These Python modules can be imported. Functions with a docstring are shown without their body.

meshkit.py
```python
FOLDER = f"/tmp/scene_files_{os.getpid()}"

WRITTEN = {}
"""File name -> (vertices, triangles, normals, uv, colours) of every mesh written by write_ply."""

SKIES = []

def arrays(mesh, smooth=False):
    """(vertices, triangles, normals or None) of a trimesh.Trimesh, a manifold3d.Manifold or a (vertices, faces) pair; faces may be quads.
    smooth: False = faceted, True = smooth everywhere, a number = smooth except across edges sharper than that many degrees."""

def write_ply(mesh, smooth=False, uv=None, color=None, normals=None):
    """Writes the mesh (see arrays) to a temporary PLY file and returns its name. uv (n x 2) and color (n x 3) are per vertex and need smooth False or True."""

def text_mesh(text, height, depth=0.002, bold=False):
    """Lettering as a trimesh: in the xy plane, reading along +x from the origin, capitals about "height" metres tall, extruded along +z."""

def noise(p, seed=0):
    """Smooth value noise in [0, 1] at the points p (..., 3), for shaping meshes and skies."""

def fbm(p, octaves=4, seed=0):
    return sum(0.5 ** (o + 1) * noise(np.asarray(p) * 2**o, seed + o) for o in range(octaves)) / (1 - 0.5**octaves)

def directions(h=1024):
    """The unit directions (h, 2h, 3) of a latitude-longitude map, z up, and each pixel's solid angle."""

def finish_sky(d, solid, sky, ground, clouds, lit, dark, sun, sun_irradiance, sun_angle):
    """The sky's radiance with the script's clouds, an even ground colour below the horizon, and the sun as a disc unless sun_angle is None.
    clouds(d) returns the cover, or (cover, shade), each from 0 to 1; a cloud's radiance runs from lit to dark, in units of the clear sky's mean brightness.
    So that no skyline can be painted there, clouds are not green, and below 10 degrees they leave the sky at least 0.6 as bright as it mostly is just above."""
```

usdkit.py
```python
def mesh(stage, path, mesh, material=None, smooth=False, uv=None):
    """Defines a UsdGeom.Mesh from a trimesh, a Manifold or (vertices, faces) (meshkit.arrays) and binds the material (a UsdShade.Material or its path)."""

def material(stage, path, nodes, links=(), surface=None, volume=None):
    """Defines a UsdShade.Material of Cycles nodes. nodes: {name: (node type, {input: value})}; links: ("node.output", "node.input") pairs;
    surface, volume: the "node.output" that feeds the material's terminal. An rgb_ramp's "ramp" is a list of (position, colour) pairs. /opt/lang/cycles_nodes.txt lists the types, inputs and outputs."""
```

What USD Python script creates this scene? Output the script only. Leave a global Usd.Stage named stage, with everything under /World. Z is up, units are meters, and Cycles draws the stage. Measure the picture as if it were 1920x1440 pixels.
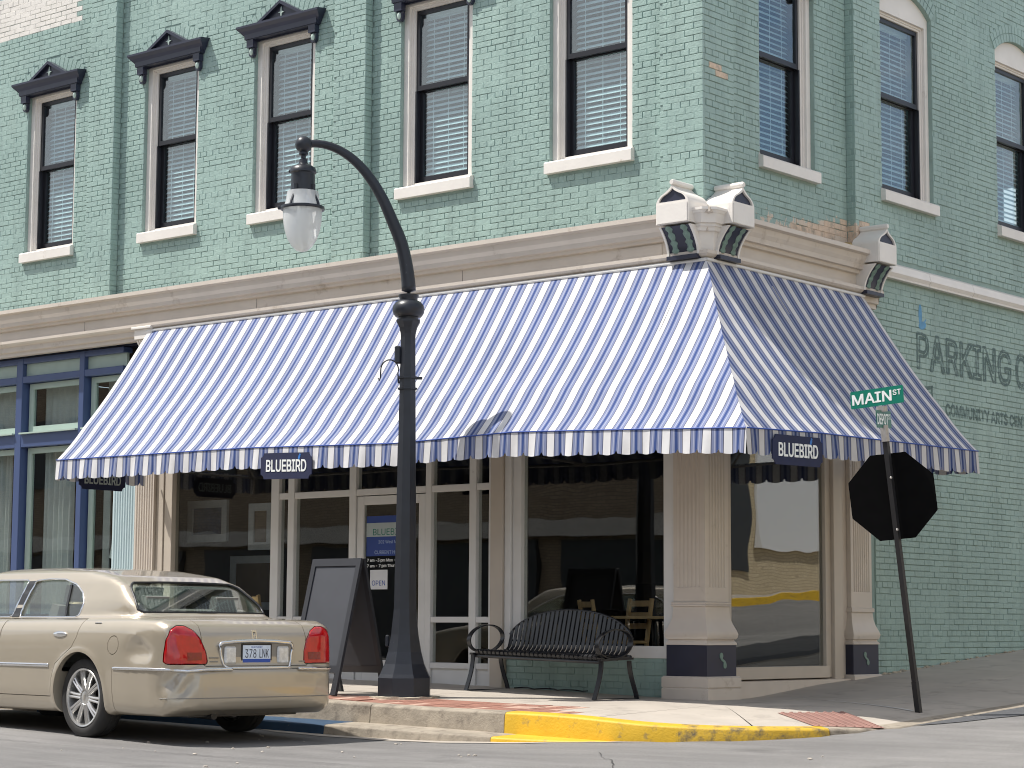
import math, random
import numpy as np, trimesh, usdkit, meshkit
import manifold3d as m3
from scipy.interpolate import RBFInterpolator
from shapely.geometry import Polygon, box as sbox, Point, LineString
from shapely.ops import unary_union
from shapely import affinity
from pxr import Usd, UsdGeom, UsdLux, UsdShade, Gf, Sdf, Vt

stage = Usd.Stage.CreateInMemory()
UsdGeom.SetStageUpAxis(stage, UsdGeom.Tokens.z)
UsdGeom.SetStageMetersPerUnit(stage, 1.0)
WORLD = UsdGeom.Xform.Define(stage, '/World'); stage.SetDefaultPrim(WORLD.GetPrim())
UsdGeom.Scope.Define(stage, '/World/Looks')
rng = np.random.default_rng(7)
PI = math.pi

# ---------------------------------------------------------------- camera
CAM = np.array([11.63185, -16.74214, 0.66141])
YAW, PITCH, ROLL, FPX = 0.69790274, 0.11366836, 0.00567531, 3991.698
fw = np.array([-math.sin(YAW)*math.cos(PITCH), math.cos(YAW)*math.cos(PITCH), math.sin(PITCH)])
rt = np.array([math.cos(YAW), math.sin(YAW), 0.0]); up = np.cross(rt, fw)
R_ = math.cos(ROLL)*rt + math.sin(ROLL)*up; U_ = -math.sin(ROLL)*rt + math.cos(ROLL)*up
cam = UsdGeom.Camera.Define(stage, '/World/camera')
mt = Gf.Matrix4d(*R_, 0, *U_, 0, *(-fw), 0, *CAM, 1)
cam.AddTransformOp().Set(mt)
cam.CreateHorizontalApertureAttr(36.0); cam.CreateVerticalApertureAttr(27.0)
cam.CreateFocalLengthAttr(36.0*FPX/1920.0)
cam.CreateClippingRangeAttr(Gf.Vec2f(0.1, 2000.0))
EXPOSURE = 0.60
cam.CreateExposureAttr(EXPOSURE)

# ---------------------------------------------------------------- sun and sky
SUN_AZ, SUN_EL = math.radians(51.0), math.radians(60.0)          # azimuth from the facade normal (-y) towards -x
sun_to = np.array([-math.sin(SUN_AZ)*math.cos(SUN_EL), -math.cos(SUN_AZ)*math.cos(SUN_EL), math.sin(SUN_EL)])
sun = UsdLux.DistantLight.Define(stage, '/World/sun')
sun.CreateIntensityAttr(0.92); sun.CreateAngleAttr(0.5); sun.CreateNormalizeAttr(True)
sun.CreateColorAttr(Gf.Vec3f(1.0, 0.96, 0.90))
zax = Gf.Vec3d(*sun_to); xa = Gf.Cross(Gf.Vec3d(0, 0, 1), zax).GetNormalized(); ya = Gf.Cross(zax, xa)
sun.AddTransformOp().Set(Gf.Matrix4d(*xa, 0, *ya, 0, *zax, 0, 0, 0, 0, 1))
sky = UsdLux.DomeLight.Define(stage, '/World/sky'); sky.CreateIntensityAttr(1.0)
sky.GetPrim().SetCustomDataByKey('kind', 'structure')
skym = usdkit.material(stage, '/World/Looks/sky_air', {
    'sky': ('sky_texture', {'sky_type': 'single_scattering', 'sun_disc': False, 'sun_elevation': SUN_EL,
                            'sun_rotation': math.atan2(sun_to[0], sun_to[1]), 'air_density': 1.0, 'aerosol_density': 2.0}),
    'tc': ('texture_coordinate', {}),
    'map': ('mapping', {'scale': (1.0, 1.0, 2.6)}),
    'nz': ('noise_texture', {'scale': 2.3, 'detail': 7.0, 'roughness': 0.58, 'distortion': 0.3}),
    'rmp': ('rgb_ramp', {'ramp': [(0.0, (0, 0, 0)), (0.40, (0.0,)*3), (0.56, (0.85,)*3), (1, (0.95,)*3)]}),
    'mix': ('mix', {'color2': (5.6, 5.7, 5.8)}),
    'bg': ('background_shader', {'strength': 0.108})},
    [('tc.generated', 'map.vector'), ('map.vector', 'nz.vector'), ('nz.fac', 'rmp.fac'), ('rmp.color', 'mix.fac'), ('sky.color', 'mix.color1'), ('mix.color', 'bg.color')],
    surface='bg.background')
UsdShade.MaterialBindingAPI.Apply(sky.GetPrim()).Bind(skym)

# ---------------------------------------------------------------- materials
M = {}
def mat(name, nodes, links, surface):
    M[name] = usdkit.material(stage, '/World/Looks/' + name, nodes, links, surface=surface); return M[name]
def solid(name, col, rough=0.55, metal=0.0, var=0.12, scale=6.0, bump=0.0, bscale=60.0, spec=0.5, coat=0.0, detail=5.0, dirt=None):
    """One colour with slow tone variation, fine relief and optional patches of a second colour."""
    n = {'g': ('geometry', {}), 'nz': ('noise_texture', {'scale': scale, 'detail': detail, 'roughness': 0.6}),
         'r': ('rgb_ramp', {'ramp': [(0.25, tuple(c*(1-var) for c in col)), (0.75, tuple(min(c*(1+var), 0.95) for c in col))]}),
         'p': ('principled_bsdf', {'roughness': rough, 'metallic': metal, 'specular_ior_level': spec, 'coat_weight': coat})}
    l = [('g.position', 'nz.vector'), ('nz.fac', 'r.fac')]
    out = 'r.color'
    if dirt:
        dcol, lo, hi, dsc = dirt
        n['dn'] = ('noise_texture', {'scale': dsc, 'detail': 8.0, 'roughness': 0.68})
        n['dr'] = ('rgb_ramp', {'ramp': [(lo, (0, 0, 0)), (hi, (1, 1, 1))]})
        n['dm'] = ('mix', {'color2': dcol})
        l += [('g.position', 'dn.vector'), ('dn.fac', 'dr.fac'), ('dr.color', 'dm.fac'), (out, 'dm.color1')]; out = 'dm.color'
    l.append((out, 'p.base_color'))
    if bump:
        n['bn'] = ('noise_texture', {'scale': bscale, 'detail': 4.0, 'roughness': 0.6}); n['b'] = ('bump', {'strength': 1.0, 'distance': bump})
        l += [('g.position', 'bn.vector'), ('bn.fac', 'b.height'), ('b.normal', 'p.normal')]
    return mat(name, n, l, 'p.BSDF')

MINT = (0.325, 0.450, 0.408)
def mint_material(name, col, rough=0.5, bump=0.006):
    # painted brick: tone drifts from brick to brick and over the wall, thick lumpy paint, paint lost just above the side cornice
    n = {'g': ('geometry', {}),
         'n1': ('noise_texture', {'scale': 0.55, 'detail': 5.0, 'roughness': 0.6}), 'n2': ('noise_texture', {'scale': 8.0, 'detail': 3.0, 'roughness': 0.6}),
         'r1': ('rgb_ramp', {'ramp': [(0.28, tuple(c*0.86 for c in col)), (0.5, col), (0.75, (col[0]*1.14, col[1]*1.10, col[2]*1.09))]}),
         'r2': ('rgb_ramp', {'ramp': [(0.2, (0.92, 0.925, 0.93)), (0.8, (1.05, 1.05, 1.045))]}), 'mm': ('mix', {'mix_type': 'multiply', 'fac': 1.0}),
         'rs': ('rgb_ramp', {'ramp': [(0.0, (0.965,)*3), (1.0, (1.03,)*3)]}), 'm2': ('mix', {'mix_type': 'multiply', 'fac': 1.0}),
         # drips of grime
         'mp': ('mapping', {'scale': (3.0, 3.0, 0.35)}), 'n4': ('noise_texture', {'scale': 1.6, 'detail': 6.0, 'roughness': 0.65}),
         'r4': ('rgb_ramp', {'ramp': [(0.46, (0, 0, 0)), (0.74, (0.6,)*3)]}), 'm4': ('mix', {'color2': tuple(c*0.62 for c in col)}),
         # flaked paint, only near z 4.7..5.1 and y 1..3.2 on the side wall
         'sx': ('separate_xyz', {}), 'zr': ('map_range', {'clamp': True, 'from_min': 5.12, 'from_max': 4.68, 'to_min': 0.0, 'to_max': 0.46}),
         'zl': ('map_range', {'clamp': True, 'from_min': 4.5, 'from_max': 4.6, 'to_min': -0.8, 'to_max': 0.0}), 'a5': ('math', {'math_type': 'add'}),
         'yr': ('map_range', {'clamp': True, 'from_min': 0.1, 'from_max': 2.5, 'to_min': -0.36, 'to_max': -0.07}),
         'y2': ('map_range', {'clamp': True, 'from_min': 3.25, 'from_max': 3.5, 'to_min': 0.0, 'to_max': -0.6}),
         'xr': ('map_range', {'clamp': True, 'from_min': -0.6, 'from_max': -0.3, 'to_min': -0.6, 'to_max': 0.0}),
         'n3': ('noise_texture', {'scale': 11.0, 'detail': 8.0, 'roughness': 0.7}),
         'a1': ('math', {'math_type': 'add'}), 'a2': ('math', {'math_type': 'add'}), 'a3': ('math', {'math_type': 'add'}), 'a4': ('math', {'math_type': 'add'}),
         'r3': ('rgb_ramp', {'ramp': [(0.62, (0, 0, 0)), (0.65, (1, 1, 1))]}), 'm3': ('mix', {'color2': (0.60, 0.50, 0.40)}),
         'bn': ('noise_texture', {'scale': 34.0, 'detail': 5.0, 'roughness': 0.62}), 'b': ('bump', {'strength': 1.0, 'distance': bump}),
         'p': ('principled_bsdf', {'roughness': rough, 'specular_ior_level': 0.4})}
    l = [('g.position', f'{k}.vector') for k in ('n1', 'n2', 'n3', 'bn', 'mp')] + [
         ('mp.vector', 'n4.vector'), ('n1.fac', 'r1.fac'), ('n2.fac', 'r2.fac'), ('r1.color', 'mm.color1'), ('r2.color', 'mm.color2'),
         ('g.random_per_island', 'rs.fac'), ('mm.color', 'm2.color1'), ('rs.color', 'm2.color2'),
         ('n4.fac', 'r4.fac'), ('r4.color', 'm4.fac'), ('m2.color', 'm4.color1'),
         ('g.position', 'sx.vector'), ('sx.z', 'zr.value'), ('sx.y', 'yr.value'), ('sx.y', 'y2.value'), ('sx.x', 'xr.value'),
         ('zr.result', 'a1.value1'), ('yr.result', 'a1.value2'), ('a1.value', 'a2.value1'), ('n3.fac', 'a2.value2'), ('a2.value', 'a3.value1'), ('y2.result', 'a3.value2'),
         ('a3.value', 'a4.value1'), ('xr.result', 'a4.value2'), ('sx.z', 'zl.value'), ('a4.value', 'a5.value1'), ('zl.result', 'a5.value2'), ('a5.value', 'r3.fac'), ('r3.color', 'm3.fac'), ('m4.color', 'm3.color1'), ('m3.color', 'p.base_color'),
         ('bn.fac', 'b.height'), ('b.normal', 'p.normal')]
    return mat(name, n, l, 'p.BSDF')
mint_material('mint_brick', MINT)
solid('mint_joint', tuple(c*0.78 for c in MINT), 0.7, var=0.15, scale=3, bump=0.003, bscale=50)
solid('mint_trim', (0.40, 0.50, 0.44), 0.45, var=0.06)
solid('mint_panel', (0.25, 0.36, 0.33), 0.4, var=0.08, scale=2)
solid('bare_brick', (0.62, 0.48, 0.36), 0.8, var=0.2, scale=9, bump=0.003, bscale=60, dirt=((0.30, 0.27, 0.22), 0.5, 0.68, 8.0))
solid('lichen', (0.38, 0.27, 0.12), 0.9, var=0.4, scale=20, bump=0.01, bscale=50)
solid('cream_brick', (0.72, 0.685, 0.63), 0.6, var=0.1, scale=5, bump=0.003, bscale=40)
solid('cream_trim', (0.60, 0.535, 0.46), 0.45, var=0.07, scale=2.2, bump=0.0012, bscale=30, dirt=((0.36, 0.29, 0.22), 0.60, 0.78, 3.5))
solid('cream_sill', (0.76, 0.72, 0.665), 0.5, var=0.06, scale=3, bump=0.0012, bscale=40, dirt=((0.45, 0.38, 0.30), 0.64, 0.80, 5.0))
solid('frame_paint', (0.52, 0.46, 0.385), 0.42, var=0.06, scale=3)
solid('white_frame', (0.70, 0.69, 0.66), 0.4, var=0.05, scale=3, dirt=((0.45, 0.42, 0.38), 0.66, 0.8, 6.0))
solid('navy_trim', (0.022, 0.025, 0.045), 0.35, var=0.15, scale=4)
solid('navy_frame', (0.055, 0.085, 0.19), 0.4, var=0.08, scale=2)
solid('leaf_green', (0.16, 0.24, 0.20), 0.5, var=0.2, scale=20)
solid('boss_green', (0.45, 0.55, 0.49), 0.5)
solid('sash_black', (0.012, 0.012, 0.016), 0.35, var=0.1)
solid('blind_white', (0.80, 0.83, 0.85), 0.5, var=0.03)
solid('curtain', (0.50, 0.54, 0.53), 0.8, var=0.08, scale=10)
solid('black_iron', (0.009, 0.010, 0.013), 0.30, var=0.25, scale=8, bump=0.0008, bscale=120)
solid('lamp_iron', (0.014, 0.0165, 0.023), 0.36, var=0.3, scale=5, bump=0.0008, bscale=90, dirt=((0.10, 0.10, 0.11), 0.66, 0.80, 25.0))
solid('sign_back', (0.003, 0.003, 0.0033), 0.8, var=0.3, scale=8, spec=0.08)
solid('post_metal', (0.007, 0.007, 0.0085), 0.5, var=0.3)
solid('galvanised', (0.42, 0.40, 0.38), 0.45, metal=0.6, var=0.2, scale=30)
solid('sign_green', (0.0, 0.17, 0.115), 0.4, var=0.05)
solid('sign_green_dark', (0.005, 0.10, 0.065), 0.4, var=0.05)
solid('sign_white', (0.82, 0.84, 0.82), 0.4, var=0.02)
solid('board_black', (0.047, 0.050, 0.060), 0.6, var=0.15, scale=2)
solid('board_frame', (0.022, 0.023, 0.028), 0.45, var=0.15)
solid('wood', (0.60, 0.40, 0.20), 0.45, var=0.2, scale=12)
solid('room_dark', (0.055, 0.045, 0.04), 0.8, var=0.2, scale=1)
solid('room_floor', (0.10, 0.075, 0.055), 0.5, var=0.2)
solid('picture_frame', (0.30, 0.32, 0.35), 0.5)
solid('picture_art', (0.035, 0.06, 0.12), 0.5, var=0.5, scale=6)
solid('paper', (0.72, 0.73, 0.74), 0.7, var=0.03)
solid('poster_blue', (0.02, 0.055, 0.26), 0.5, var=0.08)
solid('poster_grey', (0.40, 0.46, 0.46), 0.5, var=0.05)
solid('text_pale', (0.35, 0.45, 0.65), 0.5, var=0.02)
solid('text_blue', (0.03, 0.08, 0.35), 0.5, var=0.02)
solid('patch_navy', (0.011, 0.016, 0.055), 0.75, var=0.15, scale=8, bump=0.002, bscale=10)
solid('bird_blue', (0.03, 0.17, 0.50), 0.6, var=0.1)
solid('bird_wall', (0.10, 0.28, 0.46), 0.6, var=0.25, scale=14)
solid('concrete', (0.43, 0.385, 0.33), 0.85, var=0.14, scale=1.6, bump=0.002, bscale=70, detail=9, dirt=((0.25, 0.22, 0.19), 0.55, 0.75, 2.4))
solid('concrete_joint', (0.21, 0.19, 0.165), 0.9)
solid('kerb_concrete', (0.33, 0.285, 0.225), 0.9, var=0.25, scale=5, bump=0.006, bscale=45, detail=9, dirt=((0.15, 0.125, 0.10), 0.50, 0.72, 7.0))
solid('kerb_yellow', (0.64, 0.395, 0.02), 0.6, var=0.1, scale=4, bump=0.004, bscale=40, dirt=((0.22, 0.17, 0.08), 0.56, 0.72, 9.0))
solid('kerb_yellow_worn', (0.62, 0.39, 0.03), 0.6, var=0.12, scale=4, bump=0.004, bscale=40, dirt=((0.14, 0.115, 0.07), 0.48, 0.66, 8.0))
solid('kerb_blue', (0.018, 0.055, 0.11), 0.7, var=0.2, scale=6, bump=0.003, dirt=((0.2, 0.18, 0.16), 0.6, 0.75, 8.0))
solid('paver_red', (0.30, 0.145, 0.105), 0.85, var=0.25, scale=9, bump=0.003, bscale=70)
solid('paver_pale', (0.47, 0.31, 0.24), 0.85, var=0.25, scale=9, bump=0.003, bscale=70)
solid('tactile_red', (0.30, 0.165, 0.135), 0.8, var=0.15, scale=5)
solid('line_white', (0.62, 0.61, 0.58), 0.7, var=0.1, scale=12)
solid('rubble', (0.42, 0.37, 0.29), 0.9, var=0.35, scale=25, bump=0.01, bscale=50)
solid('tar', (0.09, 0.092, 0.098), 0.85, var=0.3, scale=30, bump=0.012, bscale=70)
# asphalt: aged, patchy, speckled with stones
mat('asphalt', {'g': ('geometry', {}), 'n1': ('noise_texture', {'scale': 0.35, 'detail': 6.0, 'roughness': 0.6, 'distortion': 0.4}), 'n2': ('noise_texture', {'scale': 130.0, 'detail': 3.0, 'roughness': 0.7}),
    'mp': ('mapping', {'scale': (0.35, 2.2, 1.0)}), 'n3': ('noise_texture', {'scale': 1.3, 'detail': 7.0, 'roughness': 0.7}),
    'r1': ('rgb_ramp', {'ramp': [(0.3, (0.165, 0.160, 0.156)), (0.5, (0.21, 0.203, 0.196)), (0.7, (0.25, 0.242, 0.232))]}), 'r2': ('rgb_ramp', {'ramp': [(0.30, (0.6,)*3), (0.5, (1.0,)*3), (0.72, (1.55,)*3)]}),
    'r3': ('rgb_ramp', {'ramp': [(0.3, (0.80,)*3), (0.7, (1.14,)*3)]}), 'n5': ('noise_texture', {'scale': 0.9, 'detail': 4.0, 'roughness': 0.55}), 'r5': ('rgb_ramp', {'ramp': [(0.62, (1,)*3), (0.74, (0.72,)*3)]}), 'm5': ('mix', {'mix_type': 'multiply', 'fac': 1.0}), 'm': ('mix', {'mix_type': 'multiply', 'fac': 1.0}), 'm3': ('mix', {'mix_type': 'multiply', 'fac': 1.0}),
    'b': ('bump', {'strength': 0.9, 'distance': 0.006}), 'p': ('principled_bsdf', {'roughness': 0.9, 'specular_ior_level': 0.3})},
    [('g.position', 'n1.vector'), ('g.position', 'n2.vector'), ('g.position', 'mp.vector'), ('mp.vector', 'n3.vector'), ('n1.fac', 'r1.fac'), ('n2.fac', 'r2.fac'), ('n3.fac', 'r3.fac'),
     ('r1.color', 'm.color1'), ('r2.color', 'm.color2'), ('m.color', 'm3.color1'), ('r3.color', 'm3.color2'), ('g.position', 'n5.vector'), ('n5.fac', 'r5.fac'), ('m3.color', 'm5.color1'), ('r5.color', 'm5.color2'), ('m5.color', 'p.base_color'), ('n2.fac', 'b.height'), ('b.normal', 'p.normal')], 'p.BSDF')
def pane_material(name, tint=(0.92, 0.95, 0.94), f0=0.045, wob=0.0):
    n = {'f': ('layer_weight', {'blend': 0.5}), 'pw': ('math', {'math_type': 'power', 'value2': 5.0}), 'ma': ('math', {'math_type': 'multiply_add', 'value2': 1.0-f0, 'value3': f0}), 't': ('transparent_bsdf', {'color': tint}), 'gl': ('glossy_bsdf', {'roughness': 0.0, 'color': (1, 1, 1)}), 'm': ('mix_closure', {})}
    l = [('f.facing', 'pw.value1'), ('pw.value', 'ma.value1'), ('ma.value', 'm.fac'), ('t.BSDF', 'm.closure1'), ('gl.BSDF', 'm.closure2')]
    if wob:
        n.update({'g': ('geometry', {}), 'nz': ('noise_texture', {'scale': 1.6, 'detail': 1.0}), 'b': ('bump', {'strength': 1.0, 'distance': wob})})
        l += [('g.position', 'nz.vector'), ('nz.fac', 'b.height'), ('b.normal', 'gl.normal')]
    return mat(name, n, l, 'm.closure')
pane_material('window_glass', (0.86, 0.95, 0.955), 0.13, 0.001)
pane_material('shop_glass', (0.88, 0.90, 0.89), 0.055, 0.0012)
pane_material('side_glass', (0.80, 0.82, 0.80), 0.13, 0.002)
pane_material('car_glass', (0.90, 0.94, 0.92), 0.07)
def stripe_material(name, axis):
    P = 0.22
    w, lav, blu, th = (0.72, 0.715, 0.72), (0.205, 0.235, 0.37), (0.045, 0.078, 0.225), (0.07, 0.073, 0.11)
    pale = (0.40, 0.43, 0.55)
    ramp = [(0.0, w), (0.36, w), (0.361, th), (0.395, th), (0.396, lav), (0.50, lav), (0.501, pale), (0.535, pale), (0.536, lav), (0.60, lav), (0.601, blu), (0.725, blu), (0.726, lav), (0.79, lav), (0.791, pale), (0.82, pale), (0.821, lav), (0.945, lav), (0.946, th), (0.98, th), (0.981, w), (1.0, w)]
    n = {'g': ('geometry', {}), 's': ('separate_xyz', {}), 'd': ('math', {'math_type': 'divide', 'value2': P}), 'fr': ('math', {'math_type': 'fraction'}), 'ad': ('math', {'math_type': 'add', 'value2': 100.0}),
         'r': ('rgb_ramp', {'ramp': ramp}), 'nz': ('noise_texture', {'scale': 1.7, 'detail': 8.0, 'roughness': 0.66}), 'r2': ('rgb_ramp', {'ramp': [(0.3, (0.80, 0.79, 0.78)), (0.55, (0.97, 0.97, 0.97)), (0.7, (1, 1, 1))]}),
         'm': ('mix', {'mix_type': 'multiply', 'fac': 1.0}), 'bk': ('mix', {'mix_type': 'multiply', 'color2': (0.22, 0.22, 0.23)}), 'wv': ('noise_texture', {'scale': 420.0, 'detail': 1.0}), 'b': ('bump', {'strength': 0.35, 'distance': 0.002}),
         'df': ('principled_bsdf', {'roughness': 0.8, 'specular_ior_level': 0.2}), 'tl': ('translucent_bsdf', {}), 'mc': ('mix_closure', {'fac': 0.03})}
    l = [('g.position', 's.vector'), (f's.{axis}', 'ad.value1'), ('ad.value', 'd.value1'), ('d.value', 'fr.value1'), ('fr.value', 'r.fac'), ('g.position', 'nz.vector'), ('nz.fac', 'r2.fac'),
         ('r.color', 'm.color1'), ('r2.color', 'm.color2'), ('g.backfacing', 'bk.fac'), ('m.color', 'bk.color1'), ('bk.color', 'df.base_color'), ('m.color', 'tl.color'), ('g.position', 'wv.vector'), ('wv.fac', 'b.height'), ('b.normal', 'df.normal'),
         ('df.BSDF', 'mc.closure1'), ('tl.BSDF', 'mc.closure2')]
    return mat(name, n, l, 'mc.closure')
stripe_material('awning_stripe_front', 'x'); stripe_material('awning_stripe_side', 'y')
mat('globe_glass', {'d': ('principled_bsdf', {'base_color': (0.80, 0.82, 0.82), 'roughness': 0.18, 'subsurface_weight': 0.0}), 't': ('translucent_bsdf', {'color': (0.85, 0.87, 0.87)}), 'tr': ('transparent_bsdf', {'color': (0.95, 0.97, 0.97)}), 'm1': ('mix_closure', {'fac': 0.45}), 'm2': ('mix_closure', {'fac': 0.14})},
    [('d.BSDF', 'm1.closure1'), ('t.BSDF', 'm1.closure2'), ('m1.closure', 'm2.closure1'), ('tr.BSDF', 'm2.closure2')], 'm2.closure')

# ---------------------------------------------------------------- prim helpers
used = {}
def numbered(parent, name):
    k = f'{parent}/{name}'; n = used.get(k, -1) + 1; used[k] = n
    return k if n == 0 else f'{k}_{n:03d}'
def path_of(p):
    return p if isinstance(p, str) else str(p.GetPath())
def tag(prim, label=None, cat=None, group=None, kind=None):
    for k, v in (('label', label), ('category', cat), ('group', group), ('kind', kind)):
        if v: prim.SetCustomDataByKey(k, v)
    return prim
def obj(name, mesh, m, parent='/World', smooth=False, label=None, cat=None, group=None, kind=None):
    p = numbered(path_of(parent), name)
    g = usdkit.mesh(stage, p, mesh.get() if isinstance(mesh, MB) else mesh, M[m], smooth=smooth)
    return tag(g.GetPrim(), label, cat, group, kind)
def thing(name, label=None, cat=None, loc=(0, 0, 0), rotz=0.0, group=None, kind=None):
    x = UsdGeom.Xform.Define(stage, numbered('/World', name))
    x.AddTranslateOp().Set(Gf.Vec3d(*map(float, loc)))
    x.AddRotateZOp().Set(float(math.degrees(rotz)))
    return tag(x.GetPrim(), label, cat, group, kind)
def copy_of(src, loc, rotz, label):
    was = src.GetCustomData()
    x = UsdGeom.Xform.Define(stage, numbered('/World', src.GetName().split('_0')[0]))
    x.AddTranslateOp().Set(Gf.Vec3d(*map(float, loc))); x.AddRotateZOp().Set(float(math.degrees(rotz)))
    x.GetPrim().GetReferences().AddInternalReference(src.GetPath()); x.GetPrim().SetInstanceable(True)
    return tag(x.GetPrim(), label, was.get('category'), was.get('group'))

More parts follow.
